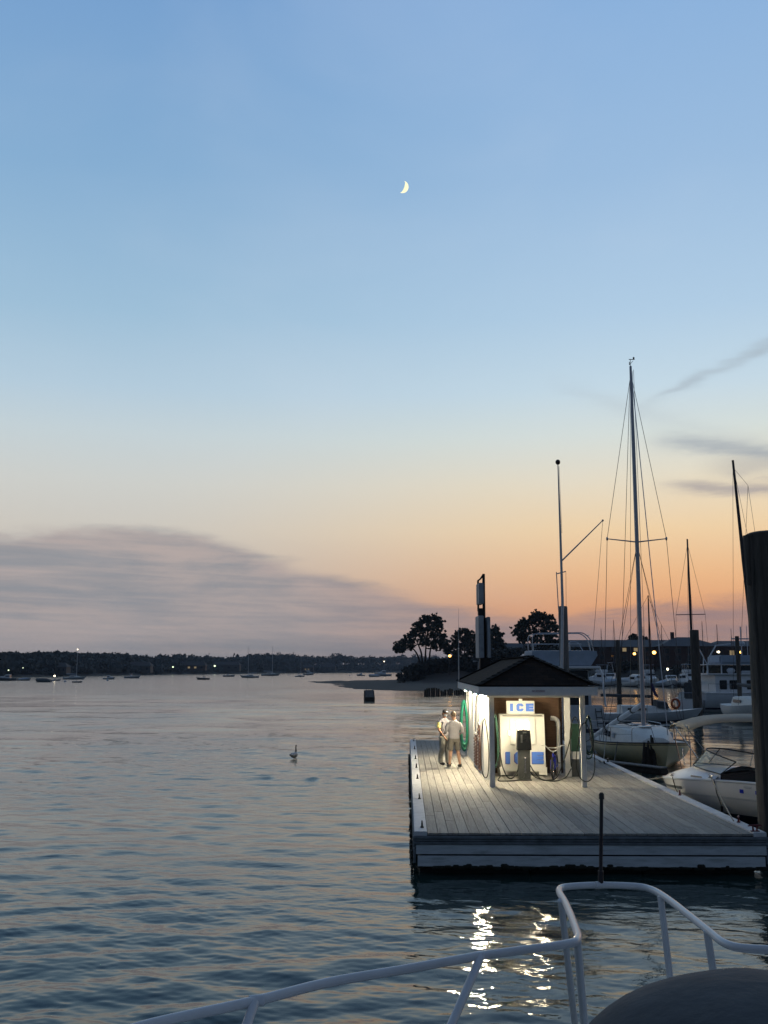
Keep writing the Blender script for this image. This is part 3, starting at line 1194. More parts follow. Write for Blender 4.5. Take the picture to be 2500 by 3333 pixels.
def loop_hose(name, label, cat, centre, w, h, loops, rad, m, facing, group=None, spread=.05, tail=None):
    """a hose hung in long loops; centre = top hook"""
    r = thing(name, label, cat, centre, facing, group)
    pts = []
    for k in range(loops):
        ww = w * random.uniform(.75, 1.1)
        hh = h * random.uniform(.82, 1.0)
        yo = (k - loops / 2) * spread * .4
        for i in range(16):
            t = 2 * PI * i / 16
            x = math.sin(t) * ww / 2 * (1 - .45 * math.cos(t) * .8)
            z = -(1 - math.cos(t)) / 2 * hh
            pts.append((x + random.uniform(-.01, .01), yo + random.uniform(-.015, .015), z))
    pts.append((0, 0, -.02))
    if tail:
        pts += tail
    mb = MB()
    mb.tube(smooth_curve(pts, 2), rad, 7)
    mb.out('hose_coil', m, r)
    mb = MB()
    mb.tube([(0, .06, -.02), (0, -.10, -.02), (0, -.13, .03)], .014, 6)
    mb.out('hook', M_cleat, r)
    return r


# green hoses: on the far corner of the lit wall, on the left front post's inner side and on the right front post
loop_hose('garden_hose', 'bright green hose hung in long loops at the far end of the lit hut wall', 'hose', DL(1.93, 17.9, 1.98), .24, 1.85, 13, .030, M_green, -DA, 'hoses hung on the hut', .12)
loop_hose('garden_hose', 'dark green hose hung in the shade behind the left front porch post', 'hose', DL(2.36, 9.6, 1.82), .20, 1.5, 3, .024, M_pumpgreen, -DA, 'hoses hung on the hut', .08)
loop_hose('garden_hose', 'dark green hose hung on the right front porch post', 'hose', DL(4.74, 8.05, 1.86), .22, 1.15, 4, .022, M_pumpgreen, -DA, 'hoses hung on the hut', .08)
loop_hose('fuel_hose', 'black fuel hose hanging in one narrow loop left of the left porch post', 'hose', DL(1.96, 8.1, 1.78), .25, 1.68, 1, .014, M_hose, -DA, 'hoses hung on the hut', .05)
loop_hose('fuel_hose', 'black fuel hose hanging in one wide loop around the right porch post', 'hose', DL(4.60, 7.78, 1.70), .60, 1.62, 1, .014, M_hose, -DA, 'hoses hung on the hut', .05)


# ------------------------------------------------------------------ pipe and bicycle in the porch
def build_pipe():
    p = ground(1825, 2522, DZ)
    r = thing('vent_pipe', 'white plastic pipe with elbow top standing beside the ice freezer', 'pipe', (p.x, p.y + .25, DZ), -DA)
    mb = MB()
    mb.tube([(0, 0, 0), (0, 0, 1.42)], .058, 14)
    mb.out('pipe', M_pvc, r)
    mb = MB()
    pts = [(0, 0, 1.40), (0, 0, 1.48)] + [(-.14 * (1 - math.cos(t)), 0, 1.48 + .16 * math.sin(t)) for t in (.3, .6, .9, 1.2, 1.45)] + [(-.22, 0, 1.645)]
    mb.tube(pts, .066, 14)
    mb.out('elbow', M_pvc, r)


build_pipe()


def build_bike():
    p = ground(1806, 2530, DZ)
    r = thing('bicycle', 'small blue bicycle with white handlebar parked beside the freezer', 'bicycle', (p.x, p.y, DZ), -DA + math.radians(-104))
    R0 = .28
    # local x forward
    for x in (-.46, .46):
        mb = MB()
        mb.tube([(x + R0 * math.cos(a), 0, R0 + .02 + R0 * math.sin(a)) for a in [2 * PI * i / 24 for i in range(24)]], .028, 7, True)
        w = mb.out('wheel', M_tyre, r)
        mb = MB()
        mb.tube([(x + .222 * math.cos(a), 0, R0 + .02 + .222 * math.sin(a)) for a in [2 * PI * i / 24 for i in range(24)]], .010, 5, True)
        for i in range(12):
            a = 2 * PI * i / 12
            mb.tube([(x, 0, R0 + .02), (x + .22 * math.cos(a), 0, R0 + .02 + .22 * math.sin(a))], .003, 4)
        mb.tube([(x, -.04, R0 + .02), (x, .04, R0 + .02)], .02, 8)
        mb.out('rim', M_chrome, w)
    mb = MB()
    hd0, hd1 = (.34, 0, .56), (.30, 0, .70)
    bb, st = (-.05, 0, .28), (-.17, 0, .60)
    mb.tube([hd0, hd1], .024, 8)
    mb.tube([hd0, bb], .021, 8)
    mb.tube([hd1, st], .019, 8)
    mb.tube([bb, st], .017, 8)
    for s in (-1, 1):
        mb.tube([bb, (-.46, s * .05, .27)], .011, 6)
        mb.tube([st, (-.46, s * .05, .27)], .010, 6)
    mb.out('frame', M_blue, r)
    mb = MB()
    for s in (-1, 1):
        mb.tube([hd0, (.37, s * .06, .50), (.46, s * .06, .27)], .015, 6)
    mb.tube([(.37, -.06, .50), (.37, .06, .50)], .02, 6)
    mb.out('fork', M_blue, r)
    mb = MB()
    mb.tube(fillet([(.24, -.33, .93), (.30, -.22, .92), (.31, -.06, .76), (.31, .06, .76), (.30, .22, .92), (.24, .33, .93)], .05), .013, 7)
    mb.tube([hd1, (.31, 0, .77)], .016, 7)
    mb.tube([(.305, -.14, .86), (.305, .14, .86)], .010, 6)
    mb.out('handlebar', M_pvc, r)
    mb = MB()
    mb.box((-.20, 0, .70), (.24, .13, .05), bev=.02)
    mb.tube([st, (-.19, 0, .69)], .012, 6)
    mb.out('saddle', M_black, r)
    mb = MB()
    mb.tube([(-.05 + .085 * math.cos(a), -.04, .28 + .085 * math.sin(a)) for a in [2 * PI * i / 16 for i in range(16)]], .008, 5, True)
    mb.tube([(-.05, -.05, .28), (.05, -.06, .16)], .009, 6)
    mb.tube([(-.05, .05, .28), (-.15, .06, .40)], .009, 6)
    mb.box((.05, -.11, .16), (.09, .09, .02))
    mb.box((-.15, .11, .40), (.09, .09, .02))
    mb.out('crank', M_chrome, r)
    mb = MB()
    mb.tube([(-.46 + .30 * math.cos(a), 0, .27 + .30 * math.sin(a)) for a in (.5, .8, 1.1, 1.4, 1.7, 2.0)], .02, 6)
    mb.out('mudguard', M_pvc, r)


build_bike()


# ------------------------------------------------------------------ the two people on the dock
def ring(c, rx, ry, n=14, tilt=0.0):
    return [(c[0] + rx * math.cos(2 * PI * k / n), c[1] + ry * math.sin(2 * PI * k / n), c[2] + tilt * math.sin(2 * PI * k / n)) for k in range(n)]


def hand(mb, wrist, d, curl, side):
    """palm and five fingers; d = direction of the hand, curl = direction the fingers bend to"""
    d = Vector(d).normalized()
    c = Vector(curl).normalized()
    w = d.cross(c).normalized()
    w0 = Vector(wrist)
    mb.tube([w0, w0 + d * .04, w0 + d * .085], [.026, .038, .036], 8)
    for k, L in enumerate((.068, .078, .072, .055)):
        b = w0 + d * .08 + w * (.027 - .018 * k)
        mb.tube([b, b + d * L * .5 + c * .008, b + d * L * .8 + c * .03, b + d * L * .85 + c * .05], [.010, .0095, .009, .007], 6)
    b = w0 + d * .03 + w * .034 * side
    mb.tube([b, b + d * .03 + w * .022 * side + c * .012, b + d * .058 + w * .024 * side + c * .028], [.013, .011, .008], 6)


def build_man_grey():
    p = ground(1479, 2499, DZ)
    r = thing('person', 'person seen from behind in grey shirt and dark knee shorts, hands held forward', 'person', (p.x, p.y, DZ), math.radians(14))
    # local: +y away from the camera is where he faces
    mb = MB()
    for s, fx, fy in ((-1, -.165, .01), (1, .175, -.03)):
        hip, knee, ank = (s * .095, 0, .90), (s * .125 + .01, .02, .49), (fx, fy - .02, .09)
        mb.tube([hip, (s * .11, .01, .72), knee, (knee[0] * .6 + ank[0] * .4, -.01, .36), ank], [.092, .083, .060, .056, .036], 10)
        mb.ell((fx + s * .01, fy + .06, .045), (.045, .13, .045), 10, 8)
    mb.loft([ring((0, 0, .86), .15, .11), ring((0, 0, .95), .165, .12), ring((0, .0, 1.08), .155, .105), ring((0, .0, 1.25), .18, .115), ring((0, -.005, 1.38), .195, .11), ring((0, -.01, 1.45), .13, .085), ring((.0, .0, 1.49), .062, .062), ring((0, .015, 1.57), .055, .06)])
    hm = Matrix.Translation((-.01, .03, 1.65)) @ Matrix.Rotation(.12, 4, 'Z') @ Matrix.Rotation(-.12, 4, 'X')
    mb.ell((0, 0, 0), (.074, .094, .115), 14, 10, hm)
    mb.ell((0, .09, -.02), (.014, .022, .022), 8, 6, hm)
    mb.ell((0, .065, -.075), (.04, .035, .035), 8, 6, hm)
    for s in (-1, 1):
        mb.ell((s * .075, -.005, -.01), (.013, .024, .034), 8, 6, hm)
    # left arm forward to the other man, right elbow out with the hand in front
    mb.tube([(-.185, 0, 1.40), (-.235, .02, 1.24), (-.25, .06, 1.13), (-.235, .2, 1.08), (-.20, .30, 1.08)], [.052, .046, .041, .036, .026], 9)
    hand(mb, (-.20, .30, 1.08), (.2, 1, .05), (.3, .1, -1), 1)
    mb.tube([(.185, 0, 1.40), (.25, -.02, 1.25), (.285, .0, 1.12), (.25, .14, 1.05), (.17, .24, 1.06)], [.052, .046, .041, .036, .026], 9)
    hand(mb, (.17, .24, 1.06), (-.8, .6, 0), (0, .4, -1), -1)
    remeshed(mb, 'body', M_skin, r, .0085, 3)
    # shirt: loose, sleeves to the forearm
    mb = MB()
    mb.loft([ring((.0, 0, .905), .178, .132), ring((0, 0, .96), .190, .142), ring((0, .0, 1.08), .178, .128), ring((0, .0, 1.25), .200, .134), ring((0, -.005, 1.37), .212, .128), ring((0, -.01, 1.45), .150, .100), ring((.0, .0, 1.495), .072, .072)])
    mb.tube([(-.17, 0, 1.40), (-.237, .02, 1.25), (-.255, .06, 1.12), (-.24, .17, 1.09)], [.070, .064, .056, .048], 10)
    mb.tube([(.17, 0, 1.40), (.255, -.02, 1.25), (.288, .0, 1.12), (.26, .11, 1.07)], [.070, .064, .056, .048], 10)
    remeshed(mb, 'shirt', M_tee, r, .014, 3)
    mb = MB()
    mb.loft([ring((0, 0, .80), .165, .125), ring((0, 0, .90), .180, .132), ring((0, 0, .96), .176, .126)])
    for s in (-1, 1):
        mb.tube([(s * .09, 0, .88), (s * .112, .01, .72), (s * .125, .01, .545)], [.104, .106, .100], 12)
    remeshed(mb, 'shorts', M_shorts, r, .014, 3)
    mb = MB()
    mb.ell((0, -.012, .022), (.082, .098, .108), 14, 10, hm)
    h = remeshed(mb, 'hair', M_hair, r, .012, 1)
    for s, fx, fy in ((-1, -.165, .01), (1, .175, -.03)):
        mb = MB()
        mb.ell((fx + s * .01, fy + .055, .055), (.054, .145, .052), 12, 8)
        mb.tube([(fx, fy - .02, .05), (fx, fy - .02, .115)], .05, 10)
        sh = mb.out('shoe', M_shoe, r)
        mb = MB()
        mb.loft([[(fx + s * .01 + .058 * math.cos(a) * (1.0 if math.sin(a) > 0 else .9), fy + .055 + .152 * math.sin(a), z) for a in [2 * PI * i / 16 for i in range(16)]] for z in (.0, .028)])
        mb.out('sole', M_sole, sh)


build_man_grey()


def build_man_cap():
    p = ground(1447, 2489, DZ)
    r = thing('person', 'person in black cap and face mask with yellow sleeve and worn jeans, facing the other', 'person', (p.x, p.y, DZ), math.radians(180 + 34))
    # local +y = where he faces: toward the camera and to the right
    mb = MB()
    for s, fx, fy in ((-1, -.10, .06), (1, .11, -.04)):
        mb.tube([(s * .09, 0, .92), (s * .10, .01, .74), (s * .105, .02, .49), (fx, fy - .02, .09)], [.092, .083, .060, .036], 10)
        mb.ell((fx, fy + .06, .045), (.045, .13, .045), 10, 8)
    mb.loft([ring((0, 0, .88), .15, .11), ring((0, 0, .97), .16, .12), ring((0, .0, 1.10), .150, .105), ring((0, .0, 1.27), .175, .115), ring((0, .0, 1.40), .19, .11), ring((0, .0, 1.47), .13, .085), ring((.0, .01, 1.51), .062, .062), ring((0, .03, 1.59), .055, .06)])
    hm = Matrix.Translation((.0, .05, 1.67)) @ Matrix.Rotation(-.25, 4, 'X')
    mb.ell((0, 0, 0), (.074, .094, .115), 14, 10, hm)
    mb.ell((0, .09, -.02), (.014, .022, .022), 8, 6, hm)
    for s in (-1, 1):
        mb.ell((s * .075, -.005, -.01), (.013, .024, .034), 8, 6, hm)
    mb.tube([(.18, 0, 1.42), (.225, .0, 1.26), (.235, .03, 1.13), (.19, .13, 1.0), (.14, .20, .90)], [.052, .047, .042, .037, .026], 9)
    hand(mb, (.14, .20, .90), (-.3, .5, -.8), (-.6, .3, -.2), -1)
    mb.tube([(-.18, 0, 1.42), (-.23, .02, 1.26), (-.235, .07, 1.14), (-.17, .22, 1.10), (-.10, .30, 1.12)], [.052, .047, .042, .037, .026], 9)
    hand(mb, (-.10, .30, 1.12), (.5, .8, 0), (.3, .1, -1), 1)
    remeshed(mb, 'body', M_skin2, r, .0085, 3)
    mb = MB()
    mb.loft([ring((.0, 0, .93), .172, .130), ring((0, .0, 1.10), .170, .125), ring((0, .0, 1.27), .195, .133), ring((0, .0, 1.39), .205, .126), ring((0, .0, 1.47), .148, .100), ring((.0, .01, 1.52), .072, .074)])
    mb.tube([(-.16, 0, 1.42), (-.225, .02, 1.29), (-.236, .045, 1.21)], [.070, .066, .062], 10)
    mb.tube([(.16, 0, 1.42), (.212, .0, 1.33)], [.070, .067], 10)
    remeshed(mb, 'shirt', M_tee2, r, .014, 3)
    mb = MB()
    mb.tube([(.200, 0, 1.36), (.226, .0, 1.27), (.232, .015, 1.20)], [.074, .071, .066], 12)
    mb.out('sleeve', M_yel, r, 60)
    mb = MB()
    mb.loft([ring((0, 0, .82), .162, .122), ring((0, 0, .92), .174, .128), ring((0, 0, .99), .168, .122)])
    for s, fx, fy in ((-1, -.10, .06), (1, .11, -.04)):
        mb.tube([(s * .088, 0, .90), (s * .10, .01, .72), (s * .105, .02, .49), (fx, fy - .015, .30), (fx, fy - .01, .06)], [.106, .104, .092, .084, .082], 12)
    remeshed(mb, 'jeans', M_jeans, r, .014, 3)
    mb = MB()
    mb.ell((0, -.008, .045), (.083, .100, .085), 14, 10, hm)
    mb.loft([[hm @ Vector((x, y, z + .035)) for x, y, z in q] for q in ([(-.075, .06, .02), (-.04, .10, .03), (.04, .10, .03), (.075, .06, .02)], [(-.065, .13, .0), (-.035, .165, .005), (.035, .165, .005), (.065, .13, .0)])], False, False, False)
    c = mb.out('cap', M_capb, r, 60)
    mb = MB()
    mb.box((.0, .094, .075), (.075, .012, .036), bev=.005)
    mb.out('badge', M_badge, c, 35, M=hm)
    mb = MB()
    mb.ell((0, .045, -.045), (.066, .066, .058), 12, 8, hm)
    mb.out('face_mask', M_mask, r, 60)
    mb = MB()
    mb.ell((0, -.03, -.03), (.082, .075, .075), 12, 8, hm)
    mb.out('hair', M_capb, r, 60)
    for s, fx, fy in ((-1, -.10, .06), (1, .11, -.04)):
        mb = MB()
        mb.ell((fx, fy + .06, .048), (.05, .14, .05), 12, 8)
        mb.out('shoe', M_shoe, r)


build_man_cap()


# ------------------------------------------------------------------ goose on the water
def build_goose():
    p = ground(957, 2464, 0)
    r = thing('goose', 'dark necked goose swimming alone on the open water left of the dock', 'goose', (p.x, p.y, -.03), math.radians(76))
    r.scale = (.88, .88, .92)
    mb = MB()
    mb.loft([[(x, w * math.cos(a), zc + h * math.sin(a)) for a in [2 * PI * k / 14 for k in range(14)]] for x, w, zc, h in
             ((-.40, .02, .17, .015), (-.33, .07, .14, .05), (-.18, .135, .12, .11), (0, .165, .11, .135), (.16, .145, .12, .125), (.25, .09, .15, .09), (.30, .05, .19, .055))])
    # neck and head grow from the same surface
    mb.tube(smooth_curve([(.20, 0, .17), (.28, 0, .25), (.29, 0, .36), (.27, 0, .46), (.285, 0, .53)], 4), [.075, .066, .056, .047, .040, .035, .032, .029, .027, .025, .024, .024, .024, .024, .025, .025, .025], 10)
    mb.ell((.305, 0, .545), (.058, .036, .038), 12, 8)
    remeshed(mb, 'body', M_goose, r, .011, 2)
    mb = MB()
    mb.tube([(.35, 0, .545), (.40, 0, .535), (.42, 0, .533)], [.022, .014, .006], 8)
    mb.out('bill', M_black, r)
    mb = MB()
    mb.tube(smooth_curve([(.285, 0, .27), (.293, 0, .36), (.273, 0, .46), (.287, 0, .53)], 4), [.050, .046, .042, .039, .036, .034, .032, .030, .029, .028, .028, .028, .028], 12)
    mb.ell((.306, 0, .547), (.061, .039, .041), 12, 8)
    mb.out('neck_plumage', M_gneck, r, 60)
    for s in (-1, 1):
        mb = MB()
        mb.ell((-.07, s * .105, .15), (.29, .065, .085), 12, 8)
        mb.out('wing', M_goose, r, 60)
    mb = MB()
    mb.ell((.20, 0, .10), (.11, .125, .10), 12, 8)
    mb.out('breast', M_gwhite, r, 60)


build_goose()


# ------------------------------------------------------------------ pilings, pole, sign
def pile_mesh(name, rad, z0, z1, m, parent, cap=True):
    mb = MB()
    n, k = 20, 14
    rows = []
    for j in range(k + 1):
        z = z0 + (z1 - z0) * j / k
        rr = rad * (1.04 - .06 * j / k)
        rows.append([((rr * (1 + .05 * mnoise.noise((math.cos(a) * 2, math.sin(a) * 2, z * .35 + rad * 9)))) * math.cos(a), (rr * (1 + .05 * mnoise.noise((math.cos(a) * 2, math.sin(a) * 2, z * .35 + 5)))) * math.sin(a), z) for a in [2 * PI * i / n for i in range(n)]])
    rows.append([(x * .86, y * .86, z1 + .04) for x, y, z in rows[-1]])
    mb.loft(rows)
    return mb.out(name, m, parent, 50)


def piling(px, pyt, d, rad, label, group='guide pilings in the harbour', m=None, xoff=0.0):
    t = at(px, pyt, d)
    r = thing('wood_piling', label, 'piling', (t.x + xoff, t.y, 0), 0, group)
    pile_mesh('pile', rad, -2.0, t.z, m or M_pile, r)
    return r


# the great piling at the right edge of the picture, hard by the dock corner
pl = ground(2474, 2713, DZ)
big = thing('wood_piling', 'massive dark wooden piling rising from the water beside the near dock corner', 'piling', (at(2474, 2713, 22.1).x + .62, 22.1, 0), 0, 'guide pilings in the harbour')
pile_mesh('pile', .60, -2.0, at(2460, 1734, 21.8).z, M_pile, big)
mb = MB()
zt = at(2420, 1742, 22.0).z
zb = at(2420, 1900, 22.0).z
mb.tube([(-.575, -.12, zb - .02), (-.59, -.12, zb + .4), (-.60, -.12, zt - .01)], [.085, .095, .10], 10)
mb.out('split_stave', M_pile, big)
mb = MB()
for k in range(4):
    a = math.radians(200 + 38 * k)
    mb.tube([(.585 * math.cos(a), .585 * math.sin(a), -1), (.57 * math.cos(a), .57 * math.sin(a), zt - .25 * k)], .06, 8)
mb.out('stave', M_pile, big)

piling(1832, 1976, 48.0, .215, 'grey guide piling behind the fuel hut with a white flagpole beside it', m=M_pileg)
piling(2259.5, 2052, 79, .34, 'thick dark piling standing alone left of the big white trawler', m=M_pile)
piling(2398.5, 2072, 88, .17, 'slim dark piling in front of the trawler cabin', m=M_pile)
piling(2010, 2084, 108, .24, 'dark piling between the motor yacht and the tall mast', m=M_pile)


def build_flagpole():
    b = at(1840, 2200, 45.6)
    r = thing('flagpole', 'tall white flagpole with dark ball top, slanted gaff and small yard behind the hut', 'flagpole', DL(6.45, 25.0, 0))
    base = r.location
    L = lambda px, py, d=45.6: at(px, py, d) - base
    top = L(1816, 1510)
    p0 = Vector((0, 0, 0))
    p1 = L(1831, 1960)
    pm = L(1824, 1735)
    mb = MB()
    mb.tube([p0, p1, pm, top], [.075, .062, .05, .022], 10)
    mb.out('pole', M_pole, r)
    mb = MB()
    mb.ell(top + Vector((0, 0, .08)), (.11, .11, .12), 14, 10)
    mb.out('ball', M_ballm, r)
    g0, g1 = L(1826, 1828), L(1962, 1694)
    mb = MB()
    mb.tube([g0, g1], [.035, .022], 8)
    mb.ell(g1, (.05, .05, .05), 8, 6)
    mb.out('gaff', M_pole, r)
    mb = MB()
    mb.tube([g1, L(1938, 2000), L(1928, 2120)], .009, 5)
    mb.out('halyard', M_wire, r)
    mb = MB()
    mb.tube([L(1811, 1868), L(1842, 1860)], .025, 7)
    mb.tube([L(1811, 1862), L(1818, 1985)], .022, 7)
    mb.out('yard', M_pole, r)
    mb = MB()
    mb.tube([L(1842, 1862), L(1843, 1985)], .009, 5)
    mb.tube([top + Vector((.05, 0, -.1)), pm + Vector((.07, 0, 0))], .008, 5)
    mb.out('halyard', M_wire, r)


build_flagpole()


def build_sign():
    d = 41.0
    base = ground(1578, 2212, DZ)
    b = at(1577, 2200, d)
    r = thing('pylon_sign', 'tall black steel post holding pale sign panels seen edge on behind the hut', 'sign', (b.x, d, DZ))
    L = lambda px, py: at(px, py, d) - r.location
    lean = L(1574, 1868)
    mb = MB()
    mb.tube([(0, 0, 0), (lean.x * .5, 0, lean.z * .5), lean], [.075, .062, .055], 8)
    q = L(1556, 1890)
    mb.tube([L(1572, 1872), L(1564, 1884), q, L(1557, 1905)], .035, 8)
    mb.tube([q, L(1557, 1990)], .04, 8)
    mb.out('post', M_signk, r)
    mb = MB()
    a, c = L(1562, 1900), L(1562, 1968)
    mb.box(((a.x + c.x) / 2, -.05, (a.z + c.z) / 2), (.19, .9, a.z - c.z), rz=.03, bev=.02)
    mb.out('panel', M_signw, r)
    a, c = L(1564, 1980), L(1564, 2004)
    mb = MB()
    mb.box(((a.x + c.x) / 2, 0, (a.z + c.z) / 2), (.20, .25, a.z - c.z), bev=.02)
    mb.out('bracket', M_signk, r)
    for px, w, y0, y1 in ((1561, .20, 2006, 2142), (1585.5, .125, 2010, 2142)):
        a, c = L(px - 1, y0), L(px + 1, y1)
        mb = MB()
        mb.box(((a.x + c.x) / 2, -.05, (a.z + c.z) / 2), (w, 1.1, a.z - c.z), rz=.03, bev=.02)
        mb.out('panel', M_signw, r)
    a, c = L(1578, 2142), L(1578, 2205)
    mb = MB()
    mb.box(((a.x + c.x) / 2, 0, (a.z + c.z) / 2), (.38, .4, a.z - c.z), bev=.02)
    mb.out('control_box', M_signk, r)
    mb = MB()
    mb.tube([L(1540, 2153), L(1558, 2152), L(1557, 2188)], .03, 7)
    mb.tube([L(1552, 2190), L(1570, 2188)], .04, 7)
    mb.out('lamp_arm', M_signw, r)


build_sign()

# ------------------------------------------------------------------ old pier stumps and the float
random.seed(21)
stumps = [(1384, 20), (1391, 24), (1398, 25), (1406, 24), (1413, 25), (1421, 23), (1428, 22), (1437, 15), (1444, 12), (1450, 17), (1459, 16), (1465, 20), (1471, 17), (1480, 12), (1487, 15), (1494, 14), (1501, 17), (1509, 22), (1517, 14)]
for i, (px, h) in enumerate(stumps):
    p = ground(px, 2266 - i * .35 + random.uniform(-1, 1), 0)
    hh = h * p.y / F
    nm = 'leftmost ' if i == 0 else ''
    lab = 'rotten black pier stump in the broken row before the sand spit'
    r = thing('pier_stump', lab, 'piling', p, random.uniform(0, 6), 'old pier stumps by the sand spit')
    pile_mesh('pile', random.uniform(.13, .19), -1.0, hh, M_wood, r)


def build_swim_float():
    p = ground(1202, 2281, 0)
    r = thing('mooring_float', 'dark boxy float with one sloping grey face riding on the open water', 'float', p, math.radians(8))
    mb = MB()
    mb.slab([(-.62, -.3), (.62, -.3), (.62, .30), (.40, 1.28), (.22, 1.28), (-.62, .42)], 'x', -.62, .62)
    mb.out('box', M_wood, r)
    mb = MB()
    a = Vector((0, -.62, .44))
    b = Vector((0, .22, 1.30))
    mb.loft([[(-.56, a.y, a.z), (.56, a.y, a.z), (.56, a.y - .02, a.z + .03), (-.56, a.y - .02, a.z + .03)], [(-.50, b.y, b.z), (.50, b.y, b.z), (.50, b.y - .02, b.z + .03), (-.50, b.y - .02, b.z + .03)]])
    mb.out('sloping_panel', M_signw if False else M_pileg, r)
    mb = MB()
    mb.tube([(-.35, .3, 1.28), (-.35, .3, 1.62)], .02, 6)
    mb.out('rod', M_cleat, r)


build_swim_float()


# ------------------------------------------------------------------ the boat the picture is taken from
def build_own_boat():
    r = thing('motor_boat', 'white railed bow of the near motor boat with a dark canvas cover', 'boat', (0, 0, 0))
    ZR = 2.89
    rail_px = [(300, 3392), (500, 3331), (831, 3258), (1063, 3199), (1300, 3158), (1500, 3122), (1589, 3107), (1835, 3074), (1879, 3056), (1871, 3013), (1842, 2941),
               (1821, 2904), (1828, 2890), (1871, 2884), (1951, 2881), (2060, 2884), (2117, 2894), (2168, 2922), (2240, 2977), (2313, 3035), (2349, 3064), (2385, 3080), (2428, 3087), (2500, 3091), (2640, 3098), (2900, 3110)]
    pts = [ground(x, y, ZR) for x, y in rail_px]
    mb = MB()
    mb.tube(smooth_curve(pts, 5), .0150, 14)
    rail = mb.out('rail', M_rail, r, 60)
    for (ax, ay), (bx, by, bz) in (((829, 3262), (800, 3345, 2.84)), ((1567, 3112), (1470, 3333, 2.74)), ((1826, 2930), (1871, 3333, 2.30)), ((1879, 3062), (1902, 3333, 2.55)),
                                   ((2150, 2916), (2185, 3215, 2.52)), ((2301, 3028), (2322, 3165, 2.73))):
        a = ground(ax, ay, ZR)
        b = ground(bx, by, bz)
        k = (2.16 - a.z) / (b.z - a.z)
        c = a + (b - a) * k
        mb = MB()
        mb.tube([a, b if False else a.lerp(c, .5), c], .0145, 12)
        mb.out('stanchion', M_rail, r, 60)
    mb = MB()
    for ax, ay in ((835, 3257), (1951, 2881)):
        a = ground(ax, ay, ZR)
        b = ground(ax + 12, ay - 1, ZR)
        t = (b - a).normalized()
        mb.tube([a - t * .022, a + t * .022], .0172, 12)
    mb.out('rail_joint', M_rail, r, 60)
    # staff on the rail
    a = ground(1955, 2881, ZR)
    b = at(1958, 2592, a.y)
    mb = MB()
    mb.tube([a + Vector((0, 0, -.01)), a.lerp(b, .16)], .013, 10)
    mb.tube([a.lerp(b, .14), b], .0085, 10)
    st = mb.out('staff', M_darkmast, r, 60)
    mb = MB()
    mb.tube([b - Vector((0, 0, .012)), b + Vector((0, 0, .010)), b + Vector((0, 0, .018))], [.0125, .0125, .006], 10)
    mb.out('knob', M_black, st, 60)
    # hull and foredeck under the rail
    plan = [(-3.4, 1.7), (-.75, 2.75), (.70, 3.62), (.84, 4.55), (1.15, 4.72), (1.45, 4.4), (1.62, 3.75), (2.9, 3.3), (4.4, 2.0), (4.4, -2.5), (-3.4, -2.5)]
    def sc(k, z):
        cx, cy = .6, 0
        return [(cx + (x - cx) * k, cy + (y - cy) * k, z) for x, y in plan]
    mb = MB()
    mb.loft([sc(.72, -.4), sc(.80, .5), sc(.94, 1.5), sc(1.0, 2.06), sc(1.0, 2.14)])
    mb.out('hull', M_gel, r, 40)
    # canvas over the gear on the foredeck
    c = at(2520, 3596, 2.9)
    mb = MB()
    rows = []
    n = 56
    zt = c.z + .30
    for j in range(24):
        q = j / 23
        z = 2.14 + (zt - 2.14) * (1 - (1 - q) ** 1.6)
        t = (z - c.z) / .30
        k = max(.015, (1 - t * t) ** .5) if t > 0 else 1.0 + .03 * -t
        row = []
        for i in range(n):
            a = 2 * PI * i / n
            wob = 1 + .008 * math.sin(3 * a + z * 4) + .006 * math.sin(7 * a - z * 9)
            row.append((c.x + .53 * k * math.cos(a) * wob, c.y + .56 * k * math.sin(a) * wob, z + .004 * math.sin(5 * a) * k))
        rows.append(row)
    mb.loft(rows)
    cov = mb.out('canvas_cover', M_canvasd, r, 60)


build_own_boat()


